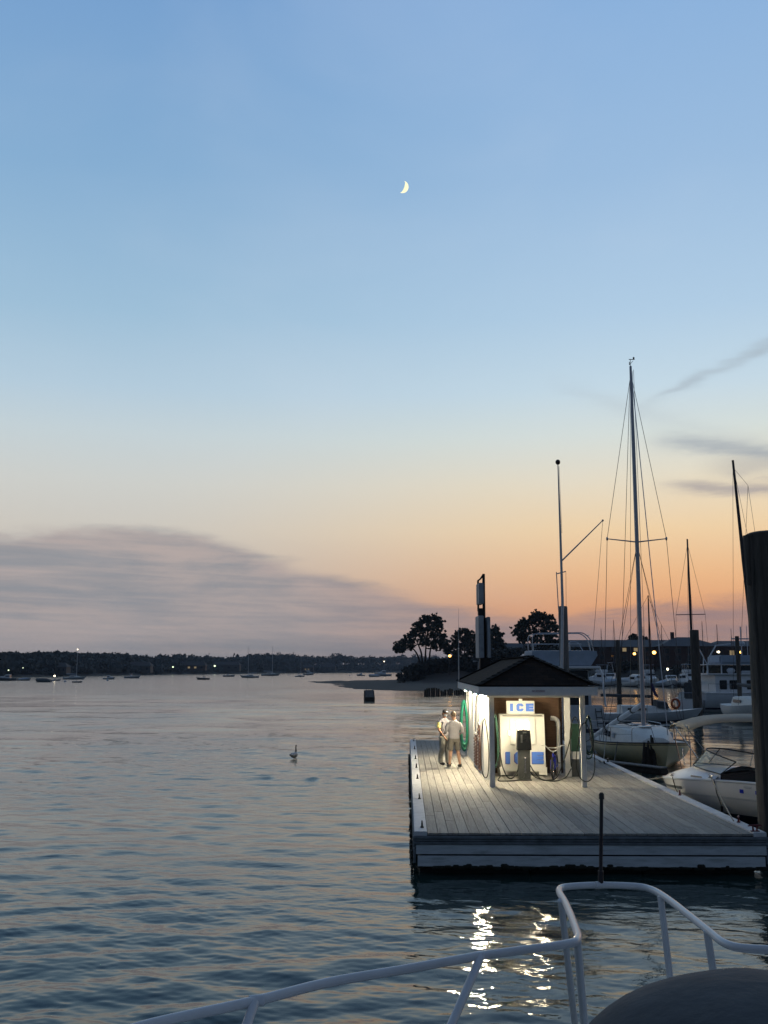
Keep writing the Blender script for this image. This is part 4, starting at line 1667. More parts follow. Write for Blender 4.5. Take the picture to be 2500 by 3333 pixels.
# ------------------------------------------------------------------ boats
class Hull:
    """x forward from the stern, y to port, z up from the waterline"""
    def __init__(s, L, B, fs, fm, fb, over=.5, tw=.75, draft=.4, pmax=.4, full=2.2, rake=0.0, vee=1.0):
        s.L, s.B, s.fs, s.fm, s.fb, s.over, s.tw, s.draft, s.pmax, s.full, s.rake, s.vee = L, B, fs, fm, fb, over, tw, draft, pmax, full, rake, vee

    def beam(s, t):
        if t > s.pmax:
            return s.B / 2 * max(0.0, 1 - ((t - s.pmax) / (1 - s.pmax)) ** s.full)
        return s.B / 2 * (1 - (1 - s.tw) * ((s.pmax - t) / s.pmax) ** 2)

    def sheer(s, t):
        a = 2 * (s.fs + s.fb - 2 * s.fm)
        b = s.fb - s.fs - a
        return a * t * t + b * t + s.fs

    def pt(s, t, q, side):
        k = -s.draft * (1 - t ** 5)
        z = k + (s.sheer(t) - k) * q
        pw = 2.6 - 1.3 * t * s.vee
        y = s.beam(t) * (1 - (1 - q) ** pw)
        x = t * s.L - s.over * (1 - q) * t ** 3 + s.rake * (1 - q) * (1 - t) ** 2
        return Vector((x, side * y, z))

    def edge(s, t, side, inset=0.0, dz=0.0):
        p = s.pt(t, 1.0, side)
        return Vector((p.x, side * max(0, abs(p.y) - inset), p.z + dz))

    def shell(s, name, m, parent, ns=22, nq=9):
        mb = MB()
        rows = []
        for i in range(ns + 1):
            t = i / ns
            t = 1 - (1 - t) ** 1.25
            rows.append([s.pt(t, 1 - j / nq, 1) for j in range(nq)] + [s.pt(t, 0, 1)] + [s.pt(t, (j + 1) / nq, -1) for j in range(nq)])
        mb.loft(rows, False, True, False)
        bmesh.ops.remove_doubles(mb.bm, verts=mb.bm.verts[:], dist=.002)
        return mb.out(name, m, parent, 50)

    def stripe(s, name, m, parent, q0, q1, sides=(1, -1), t0=0.0, t1=1.0, off=.006, ns=22):
        mb = MB()
        for sd in sides:
            rows = []
            for i in range(ns + 1):
                t = t0 + (t1 - t0) * i / ns
                rows.append([s.pt(t, q, sd) + Vector((off * .5 if t > .97 else 0, sd * off, 0)) for q in (q0, (q0 + q1) / 2, q1)])
            mb.loft(rows, False, False, False)
        return mb.out(name, m, parent, 50)

    def deck(s, name, m, parent, t0=0.0, t1=1.0, inset=.0, dz=-.02, camber=.05, ns=16):
        mb = MB()
        rows = []
        for i in range(ns + 1):
            t = t0 + (t1 - t0) * i / ns
            a, b = s.edge(t, 1, inset, dz), s.edge(t, -1, inset, dz)
            rows.append([a.lerp(b, k / 6) + Vector((0, 0, camber * (1 - (k / 3 - 1) ** 2) * min(1, s.beam(t)))) for k in range(7)])
        mb.loft(rows, False, False, False)
        bmesh.ops.remove_doubles(mb.bm, verts=mb.bm.verts[:], dist=.002)
        return mb.out(name, m, parent, 50)

    def rim(s, name, m, parent, rad, t0=0.0, t1=1.0, dz=.01, inset=0.0, z_at=None):
        mb = MB()
        for sd in (1, -1):
            mb.tube([s.edge(t0 + (t1 - t0) * i / 20, sd, inset, dz) for i in range(21)], rad, 6)
        return mb.out(name, m, parent, 50)


def cabin_mb(stations):
    """stations: (x, half width bottom, half width top, z bottom, z top)"""
    mb = MB()
    rows = []
    for x, wb, wt, z0, z1 in stations:
        rows.append([(x, -wb, z0), (x, -wb * .98, z0 + (z1 - z0) * .35), (x, -wt, z1 - .04), (x, -wt * .8, z1), (x, 0, z1 + .03), (x, wt * .8, z1), (x, wt, z1 - .04), (x, wb * .98, z0 + (z1 - z0) * .35), (x, wb, z0)])
    mb.loft(rows, True)
    return mb


HEAD_CAM = -PI / 2 - DA


# ---- the cream sailboat beyond the dock
def build_sailboat_main():
    bow = Vector((11.02, 41.35, 0))
    ax = Vector((SA + .004, CA, 0)).normalized()          # from bow to stern
    L, B = 9.6, 3.75
    stern = bow + ax * L
    r = thing('sailboat', 'cream sailboat with bare tall mast and lowered boom moored right of the hut', 'sailboat', stern, HEAD_CAM)
    h = Hull(L, B, .74, .78, 1.02, .60, .74, .5, .45, 2.5, -.2, .35)
    hull = h.shell('hull', M_cream, r)
    h.stripe('stripe', M_teak, hull, .925, .955)
    h.rim('toe_rail', M_teak, hull, .028)
    h.deck('deck', M_deckw, r)
    cab = cabin_mb([(2.7, 1.22, 1.08, .74, 1.40), (4.0, 1.28, 1.10, .74, 1.42), (5.4, 1.22, 1.02, .76, 1.40), (6.6, .95, .74, .82, 1.30), (7.5, .55, .40, .90, 1.08)])
    c = cab.out('cabin', M_deckw, r, 40)
    for sd in (-1, 1):
        for x, w in ((3.35, .42), (4.15, .30), (4.95, .34)):
            mb = MB()
            mb.box((x, sd * 1.262, 1.06), (w, .09, .24), rx=sd * .16, bev=.02)
            mb.out('window', M_glass if x < 4.8 else M_gelg, c)
    mb = MB()
    mb.box((5.6, 0, 1.46), (.55, .5, .08), bev=.02)
    mb.box((4.45, 0, 1.50), (.65, .62, .09), bev=.02)
    mb.out('hatch', M_gel, c)
    mb = MB()
    mb.tube([(3.0, .55, 1.50), (5.2, .5, 1.47)], .022, 6)
    mb.tube([(3.0, -.55, 1.50), (5.2, -.5, 1.47)], .022, 6)
    mb.out('handrail', M_teak, c)
    mb = MB()
    for sd in (-1, 1):
        mb.loft([[(.35, sd * .95, .85), (.35, sd * .75, .85), (.35, sd * .75, 1.10), (.35, sd * .95, 1.08)], [(2.9, sd * 1.1, .86), (2.9, sd * .86, .86), (2.9, sd * .86, 1.18), (2.9, sd * 1.1, 1.14)]])
    mb.out('coaming', M_deckw, r, 30)
    # spars
    mx = L - (45.6 - 41.35)
    zt = at(2046, 1192, 45.6).z
    mb = MB()
    mb.tube([(mx, 0, 1.35), (mx, 0, zt * .5), (mx, 0, zt * .8), (mx, 0, zt)], [.095, .092, .085, .055], 12)
    mast = mb.out('mast', M_alu, r)
    zs = at(2060, 1757, 45.6).z
    mb = MB()
    for sd in (-1, 1):
        mb.tube([(mx, 0, zs - .10), (mx - .02, sd * 1.30, zs + .05)], [.032, .022], 6)
        mb.ell((mx - .02, sd * 1.30, zs + .05), (.05, .05, .09), 8, 6)
    mb.out('spreader', M_alu, mast)
    mb = MB()
    mb.tube([(mx, 0, zt), (mx, 0, zt + .30)], .012, 5)
    mb.tube([(mx - .22, 0, zt + .12), (mx + .28, .05, zt + .16)], .010, 5)
    mb.box((mx + .02, .06, zt + .31), (.02, .26, .03))
    mb.box((mx + .02, .15, zt + .36), (.02, .07, .12))
    mb.tube([(mx - .2, 0, zt + .12), (mx - .2, 0, zt + .26)], .02, 6)
    mb.out('wind_vane', M_darkmast, mast)
    b0 = Vector((mx - .12, 0, at(2078, 2292, 45.6).z))
    en = at(1925, 2402, 49.2)
    ml = Matrix.Rotation(-HEAD_CAM, 3, 'Z') @ (en - stern)
    mb = MB()
    mb.tube([b0, b0.lerp(ml, .5), ml], [.10, .115, .095], 10)
    boom = mb.out('boom', M_gel, r)
    mb = MB()
    for k in (.18, .42, .68):
        p = b0.lerp(ml, k)
        mb.tube([p - Vector((.05, 0, 0)), p + Vector((.05, .0, .02))], .135, 10)
    mb.out('sail_tie', M_roped, boom)
    chain = [(L - .05, 0, h.sheer(1) + .1), (mx, 0, zt - .1)]

    def stay(name, pts, rad=.012, m=M_wire):
        mb = MB()
        mb.tube(pts, rad, 5)
        return mb.out(name, m, r)
    stay('forestay', [(L - .08, 0, 1.32), (mx + .08, 0, zt - .25)], .020, M_alu)
    stay('backstay', [(.1, 0, .95), (mx - .06, 0, zt - .05)], .012)
    for sd in (-1, 1):
        e = h.edge((mx + .05) / L, sd, .08)
        stay('shroud', [(mx, 0, zt - .35), (mx - .02, sd * 1.30, zs + .05), (e.x, e.y, e.z)], .012)
        for dx in (-.45, .42):
            e = h.edge((mx + dx) / L, sd, .08)
            stay('shroud', [(mx, 0, zs - .18), (e.x, e.y, e.z)], .010)
        stay('halyard', [(mx + .12 * sd, .10, zt - .2), (mx + .2 * sd, .14 * sd, 1.6)], .010, M_rope)
    stay('topping_lift', [(mx - .05, 0, zt - .1), (mx - 1.6, -.2, 2.0)], .009, M_rope)
    # pulpit, stern rail, stanchions and lifelines
    zb = h.sheer(1.0)
    mb = MB()
    pul = [h.edge(.83, 1, .06), h.edge(.83, 1, .06, .62), h.edge(.93, 1, .02, .66), Vector((L + .05, 0, zb + .70)), h.edge(.93, -1, .02, .66), h.edge(.83, -1, .06, .62), h.edge(.83, -1, .06)]
    mb.tube(fillet(pul, .2), .017, 7)
    for sd in (-1, 1):
        mb.tube([h.edge(.95, sd, .02), h.edge(.93, sd, .02, .66)], .015, 6)
    mb.out('pulpit', M_chrome, r)
    mb = MB()
    ps = [h.edge(.17, 1, .06), h.edge(.17, 1, .06, .66), h.edge(.01, 1, .05, .68), h.edge(.01, -1, .05, .68), h.edge(.17, -1, .06, .66), h.edge(.17, -1, .06)]
    mb.tube(fillet(ps, .15), .018, 7)
    ps = [h.edge(.17, 1, .06, .35), h.edge(.01, 1, .05, .36), h.edge(.01, -1, .05, .36), h.edge(.17, -1, .06, .35)]
    mb.tube(fillet(ps, .15), .013, 6)
    for sd in (-1, 1):
        mb.tube([h.edge(.01, sd, .05), h.edge(.01, sd, .05, .68)], .016, 6)
    mb.out('stern_rail', M_chrome, r)
    for sd in (-1, 1):
        for t in (.33, .5, .67):
            mb = MB()
            mb.tube([h.edge(t, sd, .06), h.edge(t, sd, .06, .62)], .014, 6)
            mb.out('stanchion', M_chrome, r)
        mb = MB()
        for dz in (.34, .61):
            mb.tube([h.edge(t, sd, .06, dz) for t in (.17, .33, .5, .67, .83)], .007, 4)
        mb.out('lifeline', M_wire, r)
    return r, h, stern


SB, SBH, SBS = build_sailboat_main()


def sb_world(p):
    return SBS + Matrix.Rotation(HEAD_CAM, 3, 'Z') @ Vector(p)


# ---- white cuddy bowrider beside the dock and the boat with a bimini behind it
def build_bowrider():
    bow = Vector((7.80, 29.9, 0))
    a = Vector((.60, -.80, 0))
    L = 6.3
    stern = bow + a * L
    rz = math.atan2(.80, -.60)
    r = thing('motor_boat', 'white bowrider with wraparound windscreen and blue squares on its side, tied to the dock', 'motor boat', stern, rz)
    h = Hull(L, 2.45, .98, 1.08, .88, .45, .92, .35, .50, 3.4, -.15, .6)
    hull = h.shell('hull', M_gel, r, 26, 10)
    h.stripe('rub_strip', M_gelg, hull, .70, .735, off=.012)
    h.stripe('graphic_stripe', M_rub, hull, .80, .86, t0=.78, t1=.97, off=.010)
    h.stripe('boot_stripe', M_navy, hull, .22, .42, off=.008)
    h.rim('gunwale', M_gelg, hull, .03)
    h.deck('foredeck', M_gel, r, .60, 1.0, camber=.30, dz=.0)
    mb = MB()
    for sd in (1, -1):
        rows = []
        for i in range(13):
            t = .60 * i / 12
            rows.append([h.edge(t, sd), h.edge(t, sd, .26, .02), h.edge(t, sd, .28, -.55)])
        mb.loft(rows, False, False, False)
    mb.out('side_deck', M_gel, r, 40)
    mb = MB()
    mb.box((1.9, 0, .38), (3.7, 1.85, .05))
    mb.box((.06, 0, .75), (.08, 2.0, .55))
    mb.out('cockpit_floor', M_tan, r)
    for x, y, w in ((2.7, .45, .5), (2.7, -.45, .5)):
        mb = MB()
        mb.box((x, y, .68), (.5, w, .12), bev=.04)
        mb.box((x - .27, y, .98), (.12, w, .55), ry=-.2, bev=.05)
        mb.out('seat', M_tan, r)
    mb = MB()
    mb.box((.5, 0, .66), (.6, 1.7, .14), bev=.04)
    mb.box((.2, 0, .90), (.14, 1.7, .45), bev=.04)
    mb.out('seat', M_tan, r)
    mb = MB()
    mb.box((4.0, 0, 1.02), (.40, 1.7, .34), bev=.06)
    mb.out('dashboard', M_black, r)
    # windscreen
    base, top = [], []
    for i in range(13):
        q = -1 + 2 * i / 12
        x = 5.15 - 1.45 * abs(q) ** 2.2
        y = .98 * q
        z = 1.34 - .12 * abs(q) ** 2
        base.append(Vector((x, y, z)))
        top.append(Vector((x - .42, y * .93, z + .43 - .10 * abs(q) ** 3)))
    mb = MB()
    mb.loft([base, top], False, False, False)
    w = mb.out('windscreen', M_screen, r, 60)
    mb = MB()
    mb.tube(top, .018, 6)
    mb.tube(base, .016, 6)
    for i in (0, 4, 8, 12):
        mb.tube([base[i], top[i]], .014, 6)
    mb.out('frame', M_black, w)
    mb = MB()
    mb.loft([[p + Vector((.02, 0, -.30)) for p in base], base], False, False, False)
    mb.out('coaming', M_gel, r, 60)
    # bow light, cleats, fender straps
    mb = MB()
    e = h.edge(.93, 1, .05, .05)
    mb.tube([(5.55, .0, 1.26), (5.60, .0, 1.66)], .016, 6)
    mb.ell((5.60, 0, 1.68), (.03, .03, .04), 8, 6)
    mb.out('bow_light', M_chrome, r)
    for t in (.86, .62):
        e = h.edge(t, 1, .10, .06)
        o = cleat_mb(.22, .07).out('cleat', M_chrome, r)
        o.location = e
        o.rotation_euler = (0, 0, -.3)
        mb = MB()
        p = h.edge(t - .03, 1, -.03, .05)
        q = h.pt(t - .03, .55, 1) + Vector((0, .05, 0))
        mb.tube([p, p.lerp(q, .5) + Vector((0, .05, 0)), q], .012, 6)
        mb.tube([q, q - Vector((0, 0, .14))], .032, 8)
        mb.out('fender_strap', M_black, r)
    for x in (.40, .47):
        mb = MB()
        p = h.pt(x, .86, 1)
        mb.box(p + Vector((0, .006, 0)), (.10, .02, .09), rz=-.02)
        mb.out('blue_square', M_blue, r)
    mb = MB()
    p = h.pt(.44, .955, 1)
    mb.ell(p + Vector((0, .004, -.02)), (.12, .012, .045), 14, 8)
    mb.out('oval_badge', M_gelg, r)
    mb = MB()
    for t in (.70,):
        p = h.edge(t, 1, .14, .07)
        mb.box(p, (.42, .03, .05), rz=-.22, bev=.012)
    mb.out('side_light', M_chrome, r)
    return h, stern, rz


BRH, BRS, BRZ = build_bowrider()


def build_bimini_boat():
    nose = Vector((8.2, 31.5, 0))
    r = thing('motor_boat', 'low boat with a tan bimini canopy on bent poles, lying behind the white bowrider', 'motor boat', nose + Vector((6.6, -.5, 0)), PI - .075)
    L = 6.6
    h = Hull(L, 2.2, .62, .60, .72, .4, .92, .3, .5, 3.0)
    h.shell('hull', M_gel, r)
    h.rim('gunwale', M_gelg, r, .035)
    h.deck('deck', M_tan, r, dz=-.12)
    mb = MB()
    mb.box((1.1, 0, .78), (.7, 1.7, .35), bev=.06)
    mb.box((.7, 0, 1.05), (.16, 1.7, .42), bev=.05)
    mb.out('seat', M_tan, r)
    mb = MB()
    mb.box((3.4, -.4, .95), (.5, .6, .65), bev=.05)
    mb.out('console', M_gel, r)
    # canopy: arch across, curved down at both ends
    x0, x1 = .5, 6.15
    zt = 2.50
    rows = []
    for i in range(19):
        t = i / 18
        x = x0 + (x1 - x0) * t
        e = max(0.0, (t - .80) / .20)
        f = max(0.0, (.12 - t) / .12)
        z = zt + .07 * math.sin(PI * t) - .26 * e ** 1.6 - .16 * f ** 1.6
        row = []
        for k in range(13):
            q = -1 + 2 * k / 12
            row.append((x + .05 * (1 - q * q) * e, 1.06 * q, z - (.05 + .04 * math.sin(PI * t)) * abs(q) ** 2 - .09 * max(0, abs(q) - .86) / .14 - .012 * math.sin(t * 3 * PI) ** 2 * (1 - q * q)))
        rows.append(row)
    mb = MB()
    mb.loft(rows, False, False, False)
    o = mb.out('canopy', M_bimini, r, 60)
    sol = o.modifiers.new('thick', 'SOLIDIFY')
    sol.thickness = .02
    mb = MB()
    for xt, xb in ((x1 - .03, 5.0), (x1 - .10, 5.9), (3.4, 3.9), (x0 + .05, 1.9), (x0 + .2, .3)):
        zz = zt - .22 if xt > 5 else (zt - .12 if xt > 3 else zt - .2)
        for sd in (1, -1):
            t = xb / L
            e = h.edge(min(t, .9), sd, .05)
            mb.tube([(xt, sd * 1.04, zz), (xt * .6 + xb * .4, sd * 1.05, zz * .62 + .25), (xb, e.y, e.z)], .016, 6)
    mb.out('canopy_frame', M_chrome, r)


build_bimini_boat()


# ---- motor yacht seen stern-on behind the hut
def build_yacht():
    d = 55.0
    c = at(1846, 2300, d)
    r = thing('motor_yacht', 'tall white motor yacht seen stern on with a tarp over its flybridge, behind the hut', 'motor yacht', (c.x, d, 0), PI / 2 - DA)
    h = Hull(13.5, 4.1, 1.25, 1.45, 2.1, 1.6, .94, .8, .35, 2.6)
    hull = h.shell('hull', M_gelg, r)
    h.stripe('stripe', M_navy, hull, .60, .70, off=.02)
    mb = MB()
    mb.box((-.03, 0, .72), (.05, 3.7, .20))
    mb.out('transom_band', M_navy, hull)
    h.deck('deck', M_deckw, r)
    mb = MB()
    mb.box((.14, 0, 1.65), (.20, 3.72, .75), bev=.04)
    mb.box((1.2, 1.85, 1.62), (2.0, .14, .6), bev=.04)
    mb.box((1.2, -1.85, 1.62), (2.0, .14, .6), bev=.04)
    mb.out('cockpit_coaming', M_gelg, r)
    zr = at(1930, 2172, d).z
    cb = cabin_mb([(2.6, 1.75, 1.6, 1.3, zr - .1), (6.0, 1.75, 1.55, 1.4, zr - .1), (8.2, 1.45, 1.1, 1.6, zr - .6), (9.8, 1.0, .7, 1.8, 2.3)])
    cab = cb.out('cabin', M_gelg, r, 40)
    mb = MB()
    mb.box((2.57, 0, (1.75 + zr) / 2 - .05), (.05, 3.1, zr - 2.0))
    mb.out('window', M_glass, cab)
    mb = MB()
    mb.tube([(2.52, .35, 1.8), (2.52, .25, zr - .15)], .03, 6)
    mb.out('window_bar', M_gelg, cab)
    # overhanging bridge deck with a slanting leg on the right
    mb = MB()
    mb.box((2.6, 0, zr), (4.6, 3.75, .13), bev=.04)
    mb.out('bridge_deck', M_gel, r)
    for sd in (-1, 1):
        mb = MB()
        mb.tube([(.5, sd * 1.82, zr - .05), (.3, sd * 1.92, zr - .35), (.15, sd * 2.02, 1.95)], .055, 7)
        mb.out('bridge_leg', M_gel, r)
    # flybridge with shrink tarp
    z1 = at(1850, 2117, d).z
    rows = []
    for x, w, za, zb in ((.45, 1.70, zr + .10, z1 - .0), (1.6, 1.80, zr + .08, z1 + .05), (3.2, 1.78, zr + .08, z1 + .08), (4.6, 1.5, zr + .1, z1 - .1), (5.4, 1.0, zr + .12, z1 - .35)):
        ring_ = []
        for sd in (1, -1):
            seq = [(w * .82, za), (w * .93, za + (zb - za) * .35), (w * 1.02, zb - .28), (w, zb - .04), (w * .8, zb)]
            if sd == -1:
                seq = seq[::-1]
            ring_ += [(x + .03 * math.sin(y * 5), sd * y, z + .03 * math.sin(x * 4 + y * 3)) for y, z in seq]
        rows.append(ring_)
    mb = MB()
    mb.loft(rows, True)
    mb.out('tarp', M_tarp, r, 50)
    mb = MB()
    mb.box((4.0, 1.75, zr + .35), (1.6, .2, .8), bev=.08)
    mb.box((2.2, 1.78, zr + .45), (.5, .05, .34))
    mb.out('flybridge_side', M_gel, r)
    # frame of rails over the bridge
    z2 = at(1731, 2062, d).z
    z3 = z1 + .35
    mb = MB()
    for x, w in ((.9, 1.62), (2.2, 1.7)):
        mb.tube(fillet([(x, w, z1 - .1), (x, w, z2 - .1), (x + .1, w - .25, z2 + .05), (x + .1, -w + .5, z2 + .08), (x, -w + .15, z2 - .25), (x, -w, z1 - .1)], .25), .028, 6)
    mb.tube(fillet([(1.5, -.3, z1), (1.5, -.45, z2 - .35), (1.5, -.9, z2 - .4), (1.5, -1.15, z1)], .25), .024, 6)
    mb.tube([(.9, 1.62, z3), (.9, -1.0, z3)], .024, 6)
    for w in (1.6, .1, -.35):
        mb.tube([(.9, w, z1 - .05), (.9, w, z3)], .05, 6)
    for y in (1.6, -1.4):
        mb.tube([(.95, y, z2 - .05), (2.2, y * 1.03, z2 - .03)], .022, 6)
    mb.out('rail', M_chrome, r)
    mb = MB()
    for yy in (-1.75, -1.45):
        mb.tube([(.1, yy, 2.0), (-.35, yy - .1, .55)], .022, 6)
    for k in range(4):
        z = .8 + k * .3
        x = -.35 + .45 * (z - .55) / 1.45
        mb.tube([(x, -1.78, z), (x, -1.5, z)], .02, 6)
    mb.out('boarding_ladder', M_black, r)


build_yacht()


# ---- generic boats for the marina and the moorings
def power_boat(name, label, loc, head, L, group=None, hullm=None, style='cabin', cat='motor boat', topm=None, dark=False):
    hullm = hullm or M_gel
    topm = topm or M_gel
    r = thing(name, label, cat, loc, head, group)
    k = L / 8.0
    h = Hull(L, 2.9 * k, .95 * k, 1.0 * k, 1.45 * k, .9 * k, .92, .5 * k, .4, 2.5)
    hull = h.shell('hull', hullm, r, 14, 5)
    h.stripe('stripe', M_navy, hull, .36, .48, off=.01)
    h.deck('deck', M_deckw, r, ns=10, dz=-.1 * k)
    if style in ('cabin', 'tower', 'fly'):
        zt = (2.3 if style == 'cabin' else 2.5) * k
        c = cabin_mb([(2.6 * k, 1.15 * k, 1.05 * k, .9 * k, zt), (4.2 * k, 1.15 * k, 1.0 * k, .9 * k, zt), (5.0 * k, 1.0 * k, .8 * k, 1.0 * k, zt * .72), (6.4 * k, .7 * k, .5 * k, 1.1 * k, 1.5 * k)]).out('cabin', topm, r, 40)
        for sd in (-1, 1):
            mb = MB()
            mb.box((3.5 * k, sd * 1.09 * k, zt * .75), (1.5 * k, .06, .45 * k))
            mb.out('window', M_glass, c)
        mb = MB()
        mb.box((4.75 * k, 0, zt * .84), (.25 * k, 1.7 * k, .42 * k), ry=.6)
        mb.out('windscreen', M_glass, c)
        mb = MB()
        mb.box((2.57 * k, 0, zt * .72), (.05, 1.7 * k, zt * .42))
        mb.out('door', M_glass, c)
    if style == 'fly':
        mb = MB()
        mb.box((3.3 * k, 0, 2.8 * k), (2.2 * k, 1.9 * k, .55 * k), bev=.1 * k)
        mb.out('flybridge', topm, r)
        mb = MB()
        mb.box((3.2 * k, 0, 3.95 * k), (2.2 * k, 1.9 * k, .08 * k), bev=.02)
        for x in (2.3, 4.1):
            for y in (-.85, .85):
                mb.tube([(x * k, y * k, 3.0 * k), (x * k, y * k, 3.93 * k)], .03 * k, 5)
        mb.out('hardtop', M_tarp, r)
    if style == 'tower':
        mb = MB()
        for y in (-.7, .7):
            mb.tube([(2.8 * k, y * k, 2.4 * k), (3.2 * k, y * .5 * k, 4.6 * k)], .03 * k, 5)
            mb.tube([(4.0 * k, y * k, 2.4 * k), (3.6 * k, y * .5 * k, 4.6 * k)], .03 * k, 5)
        mb.box((3.4 * k, 0, 4.62 * k), (1.0 * k, 1.0 * k, .08 * k))
        mb.out('tower', M_chrome, r)
    if style == 'open':
        mb = MB()
        mb.box((3.2 * k, 0, 1.35 * k), (.7 * k, .8 * k, .9 * k), bev=.05)
        c = mb.out('console', topm, r)
        mb = MB()
        mb.box((3.45 * k, 0, 1.95 * k), (.06, .9 * k, .4 * k), ry=-.2)
        mb.out('windscreen', M_glass, c)
        mb = MB()
        mb.box((3.1 * k, 0, 2.55 * k), (1.7 * k, 1.5 * k, .06 * k), bev=.02)
        for x in (2.4, 3.8):
            for y in (-.65, .65):
                mb.tube([(x * k, y * k, .95 * k), (x * k, y * k, 2.53 * k)], .025 * k, 5)
        mb.out('t_top', M_tarp if not dark else M_canvasd, r)
    if style == 'cover':
        mb = MB()
        rows = []
        for i in range(9):
            t = .04 + .86 * i / 8
            a, b = h.edge(t, 1), h.edge(t, -1)
            hh = .75 * k * math.sin(PI * (i + .6) / 9.6) ** .7
            rows.append([a.lerp(b, q / 8) + Vector((0, 0, hh * (1 - (q / 4 - 1) ** 2) ** .8 + .02)) for q in range(9)])
        mb.loft(rows, False, False, False)
        mb.out('cover', M_tarp if not dark else M_canvasd, r, 60)
    mb = MB()
    mb.tube([h.edge(.55, 1, .1, .02)] + [h.edge(t, 1, .08, .5 * k) for t in (.58, .75, .9)] + [Vector((L * .99, 0, h.sheer(1) + .55 * k))] + [h.edge(t, -1, .08, .5 * k) for t in (.9, .75, .58)] + [h.edge(.55, -1, .1, .02)], .02 * k, 5)
    mb.out('bow_rail', M_chrome, r)
    return r


def sail_boat(name, label, loc, head, L, mast, group=None, hullm=None, mastm=None, furl=None, light=False, cat='sailboat', mrad=1.0, spread=True, lean=0.0):
    hullm = hullm or M_gel
    r = thing(name, label, cat, loc, head, group)
    k = L / 9.0
    h = Hull(L, 2.9 * k, .85 * k, .85 * k, 1.2 * k, 1.0 * k, .62, .5 * k, .42, 2.0)
    hull = h.shell('hull', hullm, r, 14, 5)
    h.stripe('stripe', M_navy, hull, .38, .50, off=.01)
    h.deck('deck', M_deckw, r, ns=10)
    c = cabin_mb([(2.6 * k, 1.0 * k, .85 * k, .8 * k, 1.4 * k), (4.8 * k, .95 * k, .8 * k, .85 * k, 1.38 * k), (6.4 * k, .5 * k, .4 * k, .95 * k, 1.12 * k)]).out('cabin', M_deckw, r, 40)
    for sd in (-1, 1):
        mb = MB()
        mb.box((3.7 * k, sd * .98 * k, 1.13 * k), (1.4 * k, .06, .18 * k))
        mb.out('window', M_glass, c)
    mx = 5.1 * k
    mb = MB()
    mb.tube([(mx, 0, 1.2 * k), (mx, lean * .6, mast * .6), (mx, lean, mast)], [.10 * k * mrad, .095 * k * mrad, .06 * k * mrad], 8)
    m = mb.out('mast', mastm or M_alu, r)
    if spread:
        mb = MB()
        mb.tube([(mx, -1.1 * k, mast * .55), (mx, 1.1 * k, mast * .55)], .03 * k, 6)
        mb.out('spreader', mastm or M_alu, m)
    mb = MB()
    mb.tube([(mx - .1, 0, 2.05 * k), (1.2 * k, 0, 2.15 * k)], .12 * k, 8)
    mb.out('boom', furl or M_tarp, r)
    for nm, pts in (('forestay', [(L - .1, 0, 1.25 * k), (mx, lean, mast * .98)]), ('backstay', [(.1, 0, .9 * k), (mx, lean, mast)])):
        mb = MB()
        mb.tube(pts, .012 * k, 4)
        mb.out(nm, M_wire, r)
    for sd in (-1, 1):
        mb = MB()
        mb.tube([(mx, sd * 1.35 * k, .9 * k), (mx, sd * 1.1 * k if spread else 0, mast * (.55 if spread else .9)), (mx, lean, mast * .97)], .012 * k, 4)
        mb.out('shroud', M_wire, r)
    if light:
        mb = MB()
        mb.ell((mx, 0, mast + .15), (.22, .22, .22), 8, 6)
        mb.out('mast_light', M_lampw, m)
    return r


def wl(px, py):
    return ground(px, py, 0)


# second sailboat lying across, behind the cream one
p = wl(1907, 2356)
r2 = sail_boat('sailboat', 'white sailboat lying crosswise behind the cream one, with dark covered boom', p, 0, 8.5, at(2121, 1938, p.y).z, None, M_gelg, M_darkmast, M_canvasd, mrad=.75, spread=False)
mb = MB()
mb.loft([[(5.0, -.75, 1.2), (5.0, -.7, 1.62), (5.0, 0, 1.72), (5.0, .7, 1.62), (5.0, .75, 1.2)], [(5.9, -.6, 1.1), (5.75, -.55, 1.52), (5.75, 0, 1.6), (5.75, .55, 1.52), (5.9, .6, 1.1)]], True)
mb.out('hatch_cover', M_canvasd, r2, 40)
mb = MB()
fx = 4.75
mb.loft([[(fx, -.2, 2.9), (fx + .1, -.16, 2.9), (fx + .05, -.1, 2.9)], [(fx + .05, -.28, 2.35), (fx + .32, -.18, 2.3), (fx + .15, -.06, 2.32)], [(fx + .2, -.3, 1.95), (fx + .5, -.2, 1.9), (fx + .4, -.1, 1.9)]])
mb.out('flag', M_flag, r2)

# third sailboat with its horseshoe ring, stern towards us, left of the trawler
p = wl(2244, 2316)
hd3 = math.atan2(6.5, at(2262, 2300, p.y + 6.5).x - p.x)
r3 = sail_boat('sailboat', 'sailboat seen from its stern with an orange lifebuoy and tall dark mast', p, hd3, 11.5, at(2253, 1756, p.y + 6.5).z, None, M_gel, M_darkmast, M_canvasd, mrad=1.0)
mb = MB()
mb.tube(fillet([(.1, 1.05, .95), (.1, 1.05, 1.7), (.1, -1.05, 1.7), (.1, -1.05, .95)], .2), .03, 6)
mb.out('stern_rail', M_chrome, r3)
rb = thing('lifebuoy', 'round orange lifebuoy hung on the stern rail of a sailboat', 'lifebuoy', at(2199, 2290, p.y - .3), 0)
mb = MB()
mb.tube([(.36 * math.cos(a), 0, .40 * math.sin(a)) for a in [2 * PI * i / 22 for i in range(22)]], .11, 8, True)
mb.out('ring', M_orange, rb)
mb = MB()
mb.box((.9, -.05, 1.9), (.9, 1.0, 1.5), bev=.08)
mb.out('wheel_shelter', M_canvasd, r3)

